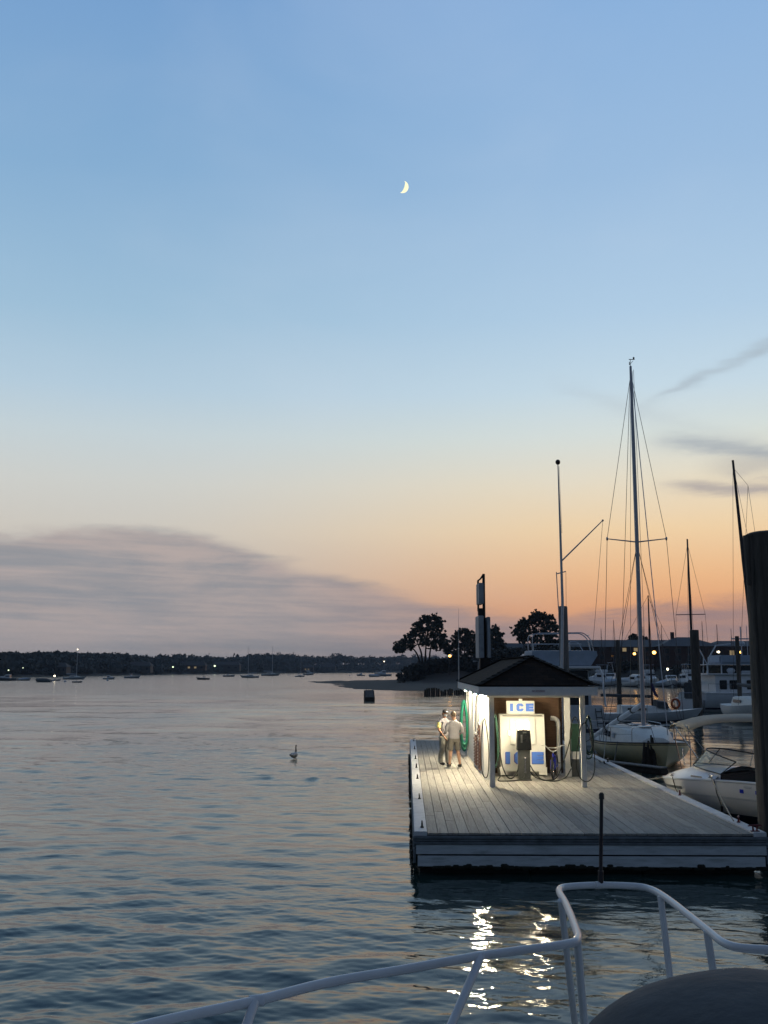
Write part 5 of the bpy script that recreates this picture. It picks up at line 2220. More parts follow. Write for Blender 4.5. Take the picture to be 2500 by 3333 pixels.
# big white trawler at the right
def build_trawler():
    p = wl(2276, 2314)
    r = thing('trawler_yacht', 'big white trawler with pale canvas roof and stern davits beside the dark pilings', 'motor yacht', p, .08)
    L = 13.0
    h = Hull(L, 4.2, 1.70, 1.85, 2.75, 1.1, .92, .8, .4, 2.6)
    hull = h.shell('hull', M_gelg, r)
    h.stripe('stripe', M_navy, hull, .40, .46, off=.02)
    h.rim('gunwale', M_gel, hull, .06)
    h.deck('deck', M_deckw, r)
    c = cabin_mb([(1.0, 1.75, 1.70, 1.65, 3.4), (6.6, 1.75, 1.65, 1.7, 3.4), (9.0, 1.4, 1.1, 1.9, 3.0), (10.2, 1.0, .8, 2.0, 2.5)]).out('cabin', M_gel, r, 40)
    for sd in (-1, 1):
        for x, w in ((1.75, .7), (2.9, 1.1), (4.6, 1.2), (6.2, 1.1)):
            mb = MB()
            mb.box((x, sd * 1.73, 2.45), (w, .08, .85), bev=.04)
            mb.out('window', M_glass, c)
    mb = MB()
    mb.box((4.4, 0, 3.43), (8.4, 3.9, .12), bev=.03)
    mb.out('boat_deck', M_gel, r)
    mb = MB()
    mb.box((4.6, 0, 3.85), (5.8, 3.1, .74), bev=.05)
    mb.out('bridge_screen', M_glass, r)
    mb = MB()
    for x in (.35, 1.7, 3.3, 5.0, 6.6, 7.5):
        for sd in (-1, 1):
            mb.box((x, sd * 1.58, 3.88), (.10, .06, .80))
    mb.box((4.0, 0, 4.30), (7.6, 3.4, .08), bev=.03)
    mb.out('bridge_frame', M_gel, r)
    mb = MB()
    mb.box((4.9, 0, 4.78), (6.6, 3.1, .82), bev=.16)
    mb.out('canvas_roof', M_tarp, r)
    mb = MB()
    mb.ell((2.6, -1.5, 3.75), (.45, .25, .28), 10, 6)
    mb.box((4.6, -1.72, 3.62), (2.2, .18, .26), bev=.08)
    mb.out('stowed_raft', M_gelg, r)
    mb = MB()
    mb.tube([(4.4, 0, 5.1), (4.4, 0, 7.9)], .06, 6)
    mb.box((4.4, 0, 6.75), (1.9, .14, .12))
    mb.tube([(5.0, 0, 5.2), (5.0, 0, 8.0)], .03, 6)
    mb.ell((4.4, 0, 6.3), (.35, .35, .25), 10, 6)
    mb.out('radar_mast', M_gelg, r)
    mb = MB()
    mb.tube([(.75, -.4, 3.4), (1.05, -.4, 5.0), (1.75, -.4, 6.1), (3.2, -.4, 6.25)], .07, 7)
    mb.tube([(.75, .5, 3.4), (.85, .5, 5.0), (.35, .5, 6.0)], .06, 7)
    mb.tube([(.9, -.4, 4.2), (.15, -.4, 5.6)], .04, 6)
    mb.out('davit', M_gelg, r)
    mb = MB()
    mb.tube([h.edge(t, 1, .08, .75) for t in (.55, .7, .85, .96)] + [Vector((L, 0, h.sheer(1) + .8))] + [h.edge(t, -1, .08, .75) for t in (.96, .85, .7, .55)], .03, 6)
    for t in (.55, .65, .75, .85, .95):
        for sd in (-1, 1):
            mb.tube([h.edge(t, sd, .08), h.edge(t, sd, .08, .75)], .022, 5)
    mb.out('bow_rail', M_chrome, r)
    mb = MB()
    for t in (.02, .10, .18, .26, .34, .42):
        mb.tube([h.edge(t, -1, .06), h.edge(t, -1, .06, .85)], .022, 5)
    mb.tube([h.edge(t, -1, .06, .85) for t in (.02, .12, .24, .36, .46)], .022, 5)
    mb.out('side_rail', M_chrome, r)
    return r


build_trawler()
p = wl(2284, 2300)
power_boat('dinghy', 'little white dinghy floating just right of the thick dark piling', wl(2303, 2312), PI, 3.2, None, M_gel, 'none', 'dinghy')
p = wl(2474, 2331)
p.x = at(2474, 2331, p.y - 6.2).x
sail_boat('sailboat', 'sailboat almost hidden by the great piling, only its leaning dark mast shows', p, -PI / 2, 11.0, at(2385, 1500, p.y - 6).z, None, M_gelg, M_darkmast, M_canvasd, mrad=1.3, spread=False,
          lean=at(2385, 1500, p.y - 6.2).x - p.x)

# back row of the marina
random.seed(5)
g = 'white boats along the far marina pier'
for px, py, L, hd, sty, lab in (
        (1965, 2233, 8.0, -PI / 2 + .3, 'cover', 'low covered boat at the left end of the far marina row'),
        (2018, 2233, 10.0, PI - .15, 'fly', 'white cabin boat with blue hardtop left of the tall mast in the far row'),
        (2108, 2236, 8.5, -PI / 2 - .5, 'open', 'white open boat with canopy just right of the tall mast in the far row'),
        (2148, 2236, 8.0, -PI / 2 + .2, 'cover', 'blue covered boat between the two forestays in the far row'),
        (2182, 2236, 9.0, -PI / 2 - .2, 'cabin', 'white cabin boat under the bright white lamp in the far row'),
        (2222, 2237, 10.0, -PI / 2 + .1, 'fly', 'pale high boat with hardtop left of the thick dark piling'),
        (2060, 2230, 7.5, -PI / 2, 'open', 'small white boat half hidden by the tall mast foot in the far row'),
        (1990, 2231, 9.5, -PI / 2 - .25, 'tower', 'white boat with a spindly tower left of the blue hardtop boat in the far row'),
        (2042, 2235, 9.0, -PI / 2 + .35, 'cabin', 'white cabin boat between the hardtop boat and the tall mast in the far row'),
        (2087, 2232, 10.0, -PI / 2 + .15, 'fly', 'high white boat with hardtop right beside the tall mast in the far row'),
        (2130, 2233, 9.5, PI - .3, 'cabin', 'white cabin boat lying broadside left of the two forestays in the far row'),
        (2203, 2233, 9.0, -PI / 2 + .3, 'tower', 'white boat with a small tower right of the white lamp in the far row'),
        (2252, 2234, 9.0, -PI / 2, 'cabin', 'white cabin boat partly behind the thick dark piling in the far row'),
):
    p = wl(px, py)
    power_boat('motor_boat', lab, p, hd, L, g, M_gel if sty != 'cover' else M_gelg, sty)
g = 'masts of the far marina row'
for px, py, top, L, lab in ((2004, 2228, 2018, 9.0, 'far sailboat whose mast stands over the dark piling right of the yacht'),
                            (1962, 2228, 2046, 8.5, 'far sailboat whose mast stands just right of the motor yacht rails'),
                            (2100, 2228, 2040, 8.5, 'far sailboat whose short mast stands just right of the tall mast'),
                            (2160, 2228, 2034, 9.0, 'far sailboat whose thin mast stands right of the forestay'),
                            (2294, 2226, 2022, 9.5, 'far sailboat whose mast rises right of the thick piling over the trawler bow'),
                            (2342, 2226, 2032, 9.5, 'far sailboat whose mast rises above the middle of the trawler'),
                            (2388, 2226, 2046, 9.0, 'far sailboat whose mast rises by the trawler radar')):
    p = wl(px, py)
    hd = -PI / 2 + random.uniform(-.3, .3)
    o = Vector((math.cos(hd), math.sin(hd), 0)) * 5.1 * L / 9
    sail_boat('sailboat', lab, p - o, hd, L, at(px, top, p.y).z, g, M_gel, M_darkmast, M_tarp, spread=False)

# pier behind the row
a, b = wl(1930, 2231), wl(2330, 2228)
r = thing('marina_pier', 'low dark pier running behind the far row of white boats', 'pier', a.lerp(b, .5) + Vector((0, 4, 0)), math.atan2((b - a).y, (b - a).x))
mb = MB()
mb.box((0, 0, .7), ((b - a).length, 2.2, .25))
mb.out('deck', M_wood, r)
for k in range(9):
    mb = MB()
    x = (k / 8 - .5) * (b - a).length
    mb.tube([(x, -1.0, -1.5), (x, -1.0, 2.1)], .16, 7)
    mb.out('pile', M_wood, r)

# ---- boats on the moorings across the water
g = 'boats moored across the harbour'
for args in (
        ('motor_boat', 'dark hulled cabin boat at the far left edge of the moorings', 22, 2215, PI, 7.2, M_rub, 'cabin'),
        ('motor_boat', 'light covered boat second from the left on the moorings', 80, 2215, .1, 4.4, M_gelg, 'cover'),
        ('motor_boat', 'low dark boat under a grey cover near the left of the moorings', 140, 2220, PI - .1, 5.2, M_rub, 'cover'),
        ('motor_boat', 'small bright boat with a lit lamp right of the dark covered boat', 182, 2216, .2, 3.4, M_gel, 'open'),
        ('motor_boat', 'white cabin boat moored alone below the dark wood', 356, 2211, .0, 4.8, M_gel, 'cabin'),
        ('motor_boat', 'greenish long boat moored before the pale shore house', 432, 2207.5, .0, 7.2, M_gelg, 'open'),
        ('motor_boat', 'dark low boat with windscreen moored before the bright shore lamp', 660, 2212, PI, 5.2, M_rub, 'open'),
        ('motor_boat', 'grey boat moored left of the first of the two masted boats', 746, 2202.5, .1, 6.6, M_gelg, 'open'),
        ('motor_yacht', 'white cabin cruiser with upper deck moored left of the sand spit tip', 1005, 2197, .4, 8.4, M_gelg, 'fly'),
        ('motor_boat', 'low grey boat moored left of the motor cruiser near the spit', 1174, 2200, PI, 5.4, M_gelg, 'cabin'),
        ('motor_boat', 'pale covered boat moored in front of the motor cruiser near the spit', 1217, 2203, PI, 6.2, M_gel, 'cover'),
        ('motor_yacht', 'grey motor cruiser with tower and a white lamp off the dark point', 1246, 2200.5, PI, 10.5, M_gelg, 'tower'),
):
    nm, lab, px, py, hd, L, hm, sty = args
    p = wl(px, py)
    o = Vector((math.cos(hd), math.sin(hd), 0)) * L / 2
    b = power_boat(nm, lab, p - o, hd, L, g, hm, sty, 'motor yacht' if nm == 'motor_yacht' else 'motor boat', M_gelg, hm is M_rub)
    if 'lamp' in lab and 'shore' not in lab:
        mb = MB()
        zz = at(px, 2153 if 'tower' in lab else 2200, p.y).z
        lx = L * (.42 if 'tower' in lab else .35)
        mb.ell((lx, 0, zz), (.3, .3, .3), 8, 6)
        lp_ = mb.out('lamp', M_lampw, b)
        mb = MB()
        mb.tube([(lx, 0, .8), (lx, 0, zz)], .05, 5)
        mb.out('lamp_pole', M_gelg, lp_)
for px, py, top, L, hd, lab, lit in ((248, 2211, 2115, 9.0, .05, 'grey sailboat with a light at its masthead on the left moorings', True),
                                (808, 2206, 2105, 9.0, PI, 'left one of two sailboats with masts above the far trees', False),
                                (886, 2199.5, 2103, 12.0, .0, 'right one of two sailboats with masts above the far trees', False),
                                (979, 2203, 2132, 5.8, .5, 'small sailboat moored left of the cabin cruiser', False),
                                ):
    p = wl(px, py)
    o = Vector((math.cos(hd), math.sin(hd), 0)) * L * .56
    sail_boat('sailboat', lab, p - o, hd, L, at(px, top, p.y).z, g, M_gelg, M_gelg, M_tarp, lit, spread=False)
p = wl(236, 2221.5)
r = thing('rowing_boat', 'tiny open rowing boat floating below the left moored sailboat', 'rowing boat', p, .05, g)
h = Hull(3.0, 1.3, .4, .38, .5, .3, .8, .15, .45, 2.2)
h.shell('hull', M_gelg, r, 12, 4)
mb = MB()
mb.box((1.0, 0, .3), (.25, 1.05, .05))
mb.box((1.9, 0, .3), (.25, .95, .05))
mb.out('seat', M_wood, r)
for i, (px, py) in enumerate(((212, 2220), (940, 2198), (1138, 2199), (350, 2216))):
    p = wl(px, py)
    mb = MB()
    mb.ell((0, 0, .15), (.42, .42, .38), 10, 8)
    mb.tube([(0, 0, .5), (0, 0, .72)], .05, 6)
    o = mb.out('mooring_buoy', M_gelg, None)
    o.location = p
    tag(o, ('small pale mooring ball beside the tiny rowing boat', 'small pale mooring ball between the tall masted boat and the cabin cruiser', 'small pale mooring ball left of the boats near the spit', 'small pale mooring ball just below the lone white cabin boat')[i], 'buoy', 'mooring balls')


# ------------------------------------------------------------------ finger pier, broken stakes and mooring lines
def build_finger():
    a = Vector((7.76, 42.0, .30))
    b = at(2163, 2514, 37.8)
    b.z = .34
    r = thing('finger_float', 'narrow dark timber float reaching from the dock to the broken stakes', 'float', a.lerp(b, .5), math.atan2((b - a).y, (b - a).x))
    mb = MB()
    mb.box((0, 0, -.05), ((b - a).length, .42, .22), bev=.04)
    mb.out('beam', M_wood, r)
    mb = MB()
    mb.box((0, 0, .085), ((b - a).length - .1, .48, .05), bev=.01)
    mb.out('plank', M_pileg, r)


build_finger()
random.seed(3)
r = thing('broken_dolphin', 'cluster of dark broken timber stakes in the water before the cream sailboat', 'stakes', wl(2112, 2508) + Vector((0, .8, 0)), 0)
base = r.location
dd_ = base.y
for px0, px1, yt in ((2089, 2097, 2416), (2098, 2103, 2430), (2107, 2110, 2411), (2116, 2112, 2413), (2124, 2119, 2393), (2134, 2124, 2400)):
    b = at(px0, 2506, dd_ + random.uniform(-.25, .25)) - base
    t = at(px1, yt, dd_ + random.uniform(-.2, .2)) - base
    b.z = -.8
    mb = MB()
    mid = b.lerp(t, .6) + Vector((random.uniform(-.03, .03), 0, 0))
    mb.tube([b, b.lerp(t, .4), mid, t], [.085, .08, .065, .035], 8)
    mb.out('stake', M_wood, r)


def rope(label, pts, m, rad=.014):
    mb = MB()
    mb.tube(pts, rad, 6)
    o = mb.out('mooring_line', m, None)
    tag(o, label, 'rope', 'mooring lines')


cl = ground(1966, 2478, DZ + .1)
qp = [sb_world(SBH.edge(t, -1, 0, .03)) for t in (.30, .62, .74, .55)]
if abs(sb_world(SBH.edge(.5, -1)).x) > abs(sb_world(SBH.edge(.5, 1)).x):
    qp = [sb_world(SBH.edge(t, 1, 0, .03)) for t in (.30, .62, .74, .55)]
rope('dark thick line sagging from the black cleat to the cream sailboat foredeck', sag(cl, qp[2], .62), M_roped, .024)
rope('thin pale line looping low from the black cleat along the cream hull', sag(cl + Vector((-.1, .2, 0)), qp[1], .42), M_rope, .016)
rope('short line dropping from the cream sailboat quarter to the dock edge', [qp[0], DL(DW, 22.3, .02)], M_roped, .02)
bowp = BRS + Matrix.Rotation(BRZ, 3, 'Z') @ BRH.edge(.62, 1, .1, .10)
c2 = ground(2388, 2672, DZ + .12)
rope('pale line tight from the bowrider side cleat to the red dock cleat', sag(bowp, c2, .04), M_rope, .013)
bowq = BRS + Matrix.Rotation(BRZ, 3, 'Z') @ BRH.edge(.93, 1, .02, .03)
rope('pale slack line from the bowrider bow back to the dock edge', sag(bowq, DL(DW + .02, 15.6, .0), .25), M_rope, .016)


# ------------------------------------------------------------------ land
def sdf_poly(X, Y, poly):
    d = np.full(X.shape, 1e9)
    ins = np.zeros(X.shape, bool)
    n = len(poly)
    for i in range(n):
        ax, ay = poly[i]
        bx, by = poly[(i + 1) % n]
        ex, ey = bx - ax, by - ay
        t = np.clip(((X - ax) * ex + (Y - ay) * ey) / (ex * ex + ey * ey), 0, 1)
        d = np.minimum(d, np.hypot(X - ax - ex * t, Y - ay - ey * t))
        c = ((ay > Y) != (by > Y)) & (X < (bx - ax) * (Y - ay) / (by - ay + 1e-12) + ax)
        ins ^= c
    return np.where(ins, d, -d)


def sm(x):
    x = np.clip(x, 0, 1)
    return x * x * (3 - 2 * x)


def wob(X, Y, s, seed):
    r2 = np.random.default_rng(seed)
    o = np.zeros_like(X)
    for i in range(9):
        t = r2.uniform(0, 2 * PI)
        k = 2 * PI / s * r2.uniform(.4, 2.0)
        o += np.sin((X * math.cos(t) + Y * math.sin(t)) * k + r2.uniform(0, 6.28)) / 3
    return o


def grid_mesh(name, X, Y, Z, m, label, cat, keep=None):
    ny, nx = X.shape
    co = np.stack([X, Y, Z], -1).reshape(-1, 3)
    fs = []
    for j in range(ny - 1):
        for i in range(nx - 1):
            a = j * nx + i
            if max(Z[j, i], Z[j, i + 1], Z[j + 1, i], Z[j + 1, i + 1]) > -.35:
                fs.append((a, a + 1, a + nx + 1, a + nx))
    me = bpy.data.meshes.new(name)
    me.from_pydata([tuple(c) for c in co], [], fs)
    for p in me.polygons:
        p.use_smooth = True
    o = link_mesh(name, me, m)
    tag(o, label, cat, kind='structure')
    return o


SPIT = [tuple(wl(x, y).xy) for x, y in ((1000, 2218.5), (1030, 2223), (1075, 2224.5), (1080, 2227), (1105, 2235), (1150, 2242), (1220, 2246), (1330, 2249), (1420, 2250), (1520, 2250))] + \
       [(34, 188), (46, 215), (48, 236), (56, 262), (100, 268), (190, 268), (190, 560), (60, 560), (30, 480), (16, 400), (4, 352)]


def spit_h(X, Y):
    d = sdf_poly(X, Y, SPIT)
    z = np.where(d > 0, np.minimum(d * .028, 1.1) + .02, np.maximum(d * .06, -.6))
    mound = 3.3 * sm((X - 5.0 - (Y - 280) * .02) / 13) * sm((Y - 255) / 22) * sm((Y - 225) / 20)
    z = z + np.where(d > 0, mound * sm(d / 10), 0)
    return z + np.where(d > 1, .10 * wob(X, Y, 14, 4), .02 * wob(X, Y, 9, 5))


X, Y = np.meshgrid(np.arange(-32, 192, 2.0), np.arange(176, 470, 2.2))
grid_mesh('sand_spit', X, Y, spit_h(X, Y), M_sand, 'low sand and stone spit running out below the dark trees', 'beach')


def zg(x, y):
    return float(spit_h(np.array([[x]], float), np.array([[y]], float))[0, 0])


# far shore
FS = [tuple(wl(x, y).xy) for x, y in ((-700, 2209), (-200, 2206), (0, 2204.2), (250, 2200), (500, 2196.2), (700, 2193.2), (1000, 2190.5), (1300, 2188.6), (1500, 2187.6))]
FS2 = [(-900, 300)] + FS + [(900, 1500), (900, 2300), (-900, 2300)]


def far_h(X, Y):
    d = sdf_poly(X, Y, FS2)
    return np.where(d > 0, 1.0 + np.minimum(d * .05, 9) + .3 * wob(X, Y, 60, 8), np.maximum(d * .2, -.6))


X, Y = np.meshgrid(np.arange(-640, 640, 8.0), np.arange(380, 1900, 9.0))
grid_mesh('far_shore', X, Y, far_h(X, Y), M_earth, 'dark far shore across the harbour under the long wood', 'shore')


# ------------------------------------------------------------------ leaves and trees
def leaf_cloud(cents, radii, count, size, seed, squash=.8, shell=.55, gauss=False):
    r2 = np.random.default_rng(seed)
    k = r2.integers(0, len(cents), count)
    dirs = r2.normal(size=(count, 3))
    dirs /= np.linalg.norm(dirs, axis=1)[:, None]
    rr = (shell + (1 - shell) * r2.random(count)) ** .8
    if gauss:
        rr = np.abs(r2.normal(0, .62, count))
    c = np.asarray(cents)[k] + dirs * (np.asarray(radii)[k] * rr)[:, None] * np.array([1, 1, squash])
    n = dirs + r2.normal(size=(count, 3)) * .7
    n /= np.linalg.norm(n, axis=1)[:, None]
    up = r2.normal(size=(count, 3))
    a = np.cross(n, up)
    a /= np.linalg.norm(a, axis=1)[:, None]
    b = np.cross(n, a)
    s = size * r2.uniform(.5, 1.3, count)[:, None]
    return np.stack([c - a * s * .5, c + b * s * .35, c + a * s * .6, c - b * s * .35], 1).reshape(-1, 3)


def quads_obj(name, v, m, parent=None):
    me = bpy.data.meshes.new(name)
    nq = len(v) // 4
    me.vertices.add(len(v))
    me.vertices.foreach_set('co', v.astype(np.float32).ravel())
    me.loops.add(len(v))
    me.loops.foreach_set('vertex_index', np.arange(len(v), dtype=np.int32))
    me.polygons.add(nq)
    me.polygons.foreach_set('loop_start', (np.arange(nq) * 4).astype(np.int32))
    me.update(calc_edges=True)
    return link_mesh(name, me, m, parent)


def tree(label, base, clumps, trunks, leaf=.55, per=150, seed=1, m=None, group='trees on the point'):
    """clumps: (x, y, z, r) relative to the base; trunks: lists of points"""
    r = thing('tree', label, 'tree', base, 0, group)
    r2 = random.Random(seed)
    mb = MB()
    for tr in trunks:
        pts = [Vector(p) for p in tr]
        R0 = .42 if len(trunks) < 2 else .33
        sp = smooth_curve(pts, 4)
        mb.tube(sp, [R0 * (1 - .75 * i / len(sp)) for i in range(len(sp))], 7)
    ends = [Vector(t[-1]) for t in trunks] + [Vector(t[len(t) // 2]) for t in trunks]
    for (x, y, z, rad) in clumps:
        c = Vector((x, y, z))
        e = min(ends, key=lambda q: (q - c).length + (4 if q.z > c.z else 0))
        mid = e.lerp(c, .5) + Vector((r2.uniform(-.3, .3), r2.uniform(-.3, .3), r2.uniform(-.5, .1)))
        mb.tube(smooth_curve([e, mid, c], 3), [.14, .12, .11, .09, .08, .06, .03], 5)
        for k in range(3):
            q = c + Vector((r2.uniform(-1, 1), r2.uniform(-1, 1), r2.uniform(-.5, .8))) * rad * .8
            mb.tube([mid, c.lerp(q, .5), q], [.06, .045, .015], 4)
    mb.out('trunk', M_bark, r)
    cents, rads = [], []
    for x, y, z, rad in clumps:
        for k in range(22):
            d = Vector((r2.gauss(0, .62), r2.gauss(0, .62), r2.gauss(0, .55))) * rad
            cents.append((x + d.x, y + d.y, z + d.z))
            rads.append(max(.3, rad * r2.uniform(.14, .42)))
    v = leaf_cloud(cents, rads, int(per * 3.0) * len(clumps), leaf * .80, seed, .85, .1, True)
    quads_obj('crown', v, m or M_leaf, r)
    return r


def px_clumps(d, base, lst, depth=3.0, seed=1):
    """clump outline given as (px, py, radius in px)"""
    r2 = random.Random(seed)
    out = []
    for px, py, rp in lst:
        p = at(px, py, d + r2.uniform(-depth, depth)) - base
        out.append((p.x, p.y, p.z, rp * 1.18 * d / F))
    return out


def base_at(px, d):
    x = at(px, 2190, d).x
    return Vector((x, d, zg(x, d) - .1))


d = 275.0
b = base_at(1384, d)
L = lambda px, py, dd=0.0: tuple(at(px, py, d + dd) - b)
cl = px_clumps(d, b, [(1386, 2012, 9), (1398, 2014, 8), (1412, 2013, 8), (1428, 2014, 9), (1374, 2022, 9), (1392, 2028, 13), (1416, 2030, 14), (1430, 2030, 8), (1358, 2033, 8), (1365, 2044, 9), (1384, 2046, 14), (1408, 2050, 17),
                      (1430, 2050, 11), (1350, 2052, 9), (1340, 2066, 9), (1362, 2066, 13), (1388, 2070, 17), (1416, 2072, 17), (1438, 2068, 10), (1326, 2080, 10), (1344, 2086, 10), (1370, 2090, 12), (1400, 2092, 14), (1426, 2092, 14), (1446, 2086, 10),
                      (1312, 2092, 9), (1298, 2100, 9), (1288, 2108, 6), (1318, 2104, 10), (1304, 2114, 8), (1338, 2102, 9), (1448, 2100, 8), (1440, 2104, 7), (1416, 2106, 7), (1290, 2118, 5)], 3.5, 2)
tree('wide ragged tree with leaning trunks, largest on the dark point left of the pylon sign', b, cl,
     [[L(1384, 2190), L(1384, 2150), L(1386, 2110), L(1390, 2070), L(1398, 2030)], [L(1398, 2190), L(1398, 2140), L(1404, 2100), L(1418, 2060)], [L(1374, 2188), L(1362, 2140), L(1345, 2112), L(1318, 2100)], [L(1376, 2188), L(1372, 2130), L(1362, 2100), L(1350, 2070)]], .62, 260, 3)
d = 282.0
b = base_at(1512, d)
L = lambda px, py, dd=0.0: tuple(at(px, py, d + dd) - b)
cl = px_clumps(d, b, [(1500, 2062, 9), (1514, 2058, 10), (1530, 2066, 10), (1542, 2074, 9), (1488, 2076, 10), (1506, 2078, 16), (1528, 2084, 16), (1482, 2092, 10), (1500, 2100, 18), (1526, 2106, 18), (1544, 2096, 10), (1470, 2104, 9), (1486, 2116, 14), (1510, 2126, 18), (1536, 2128, 16), (1458, 2112, 7), (1462, 2122, 8), (1450, 2120, 5), (1480, 2132, 14), (1548, 2116, 9)], 3.5, 4)
tree('dense rounded dark tree between the yellow lamp and the pylon sign', b, cl, [[L(1512, 2190), L(1512, 2140), L(1512, 2090)], [L(1500, 2190), L(1490, 2140), L(1472, 2112)]], .62, 300, 5)
d = 290.0
b = base_at(1612, d)
L = lambda px, py, dd=0.0: tuple(at(px, py, d + dd) - b)
cl = px_clumps(d, b, [(1608, 2048, 9), (1618, 2046, 7), (1600, 2058, 9), (1616, 2062, 11), (1628, 2066, 6), (1604, 2074, 11), (1622, 2080, 10), (1598, 2092, 12), (1616, 2096, 14), (1634, 2092, 8), (1606, 2112, 14), (1626, 2116, 14), (1640, 2108, 8)], 3, 6)
tree('narrow dark tree just right of the pylon sign', b, cl, [[L(1612, 2190), L(1612, 2130), L(1612, 2070)]], .6, 260, 7)
d = 250.0
b = base_at(1745, d)
L = lambda px, py, dd=0.0: tuple(at(px, py, d + dd) - b)
cl = px_clumps(d, b, [(1742, 2004, 9), (1758, 2001, 9), (1774, 2004, 9), (1790, 2012, 9), (1730, 2012, 9), (1748, 2016, 14), (1772, 2020, 16), (1796, 2026, 12), (1704, 2020, 8), (1716, 2030, 10), (1738, 2036, 15), (1766, 2040, 17), (1792, 2044, 15), (1806, 2042, 9), (1690, 2030, 7), (1684, 2042, 9), (1698, 2050, 11),
                      (1720, 2054, 12), (1746, 2060, 13), (1774, 2064, 15), (1798, 2068, 13), (1680, 2056, 8), (1692, 2066, 10), (1712, 2074, 10), (1736, 2082, 11), (1760, 2088, 12), (1784, 2090, 13), (1804, 2090, 10), (1700, 2082, 8), (1690, 2080, 7)], 3.5, 8)
tree('broad spreading tree behind the yacht rails, left of the grey piling', b, cl, [[L(1748, 2185), L(1748, 2130), L(1750, 2080), L(1756, 2030)], [L(1742, 2185), L(1730, 2120), L(1712, 2076)], [L(1752, 2185), L(1766, 2120), L(1784, 2070)]], .58, 250, 9)
d = 300.0
for i, (px, py, s, lab) in enumerate(((2062, 2068, 1.0, 'open crowned small tree on the building roofline left of the tall mast'), (2092, 2078, 1.0, 'small dark tree on the building roofline right of the tall mast'))):
    dd_ = 330.0
    x = at(px, 2190, dd_).x
    b = Vector((x, dd_, zg(x, dd_) - .1))
    c2 = [tuple(at(px + ox, py + oy, dd_) - b) + (rr * dd_ / F,) for ox, oy, rr in ((0, 0, 7), (-8, 6, 6), (9, 5, 6), (-14, 14, 6), (14, 14, 7), (0, 14, 9), (4, 26, 9), (-8, 26, 8))]
    tree(lab, b, c2, [[(0, 0, 0), (.1, 0, c2[0][2] * .5), (0, 0, c2[0][2] * .8)]], .6, 90 if i == 0 else 260, 30 + i)

# thickets on the point: leaves no one could count
cents, rads = [], []
r2 = random.Random(17)
for i in range(330):
    px = r2.uniform(1300, 1880)
    dd_ = r2.uniform(268, 312)
    x = at(px, 2190, dd_).x
    z = zg(x, dd_)
    env = np.interp(px, [1270, 1310, 1340, 1400, 1470, 1540, 1640, 1720, 1800, 1900], [2208, 2182, 2165, 2146, 2143, 2136, 2112, 2106, 2104, 2110])
    zt = at(px, env + r2.uniform(-5, 9), dd_).z
    k = max(1, int((zt - z) / 1.3))
    for j in range(k):
        cents.append((x + r2.uniform(-1, 1), dd_, z + (zt - z) * (j + .6) / k - .5))
        rads.append(r2.uniform(.9, 1.7))
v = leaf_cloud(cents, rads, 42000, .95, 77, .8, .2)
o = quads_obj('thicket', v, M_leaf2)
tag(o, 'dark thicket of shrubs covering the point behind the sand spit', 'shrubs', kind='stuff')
# right shore hedge between the buildings and the boats
cents, rads = [], []
for i in range(240):
    px = r2.uniform(1880, 2440)
    dd_ = r2.uniform(272, 290)
    x = at(px, 2190, dd_).x
    z = zg(x, dd_)
    zt = at(px, 2168 + 10 * math.sin(px * .03) + r2.uniform(-12, 22), dd_).z
    k = max(1, int((zt - z) / 1.2))
    for j in range(k):
        cents.append((x, dd_, z + (zt - z) * (j + .6) / k - .4))
        rads.append(r2.uniform(.7, 1.3))
v = leaf_cloud(cents, rads, 12000, .8, 78, .8, .2)
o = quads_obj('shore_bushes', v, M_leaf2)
tag(o, 'dark bushes along the marina bank before the long buildings', 'shrubs', kind='stuff')

# far wood: one mass
cents, rads = [], []
r2 = random.Random(23)
for i in range(1500):
    px = r2.uniform(-330, 1560)
    top = np.interp(px, [-400, 0, 60, 120, 190, 250, 330, 390, 470, 560, 650, 720, 820, 940, 1060, 1110, 1180, 1260, 1340, 1400, 1600],
                    [2118, 2120, 2124, 2123, 2119, 2125, 2128, 2126, 2135, 2131, 2131, 2134, 2128, 2126, 2131, 2126, 2134, 2130, 2128, 2132, 2136])
    row = r2.random()
    s = wl(px, np.interp(px, [-700, -200, 0, 250, 500, 700, 1000, 1300, 1500], [2209, 2206, 2204.2, 2200, 2196.2, 2193.2, 2190.5, 2188.6, 2187.6]))
    dd_ = s.y + 6 + 75 * row * (s.y / 700)
    x = at(px, 2190, dd_).x
    sc_ = s.y / 560.0
    zt = at(px, top + r2.uniform(-2, 6) + (1 - row) ** 2 * 34, dd_).z
    hh = zt - 1.0
    nlev = max(1, int(hh / (3.4 * sc_)))
    for j in range(nlev):
        cents.append((x + r2.uniform(-1, 1) * sc_, dd_, 1.0 + hh * (j + .5) / nlev))
        rads.append(r2.uniform(1.7, 3.0) * sc_)
cents = np.array(cents)
rads = np.array(rads)
rr = np.random.default_rng(5)
n = 150000
v = leaf_cloud(cents, rads, n, 2.7, 79, .85, .3)
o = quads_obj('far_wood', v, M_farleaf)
tag(o, 'long dark band of woods along the far shore', 'woods', kind='stuff')


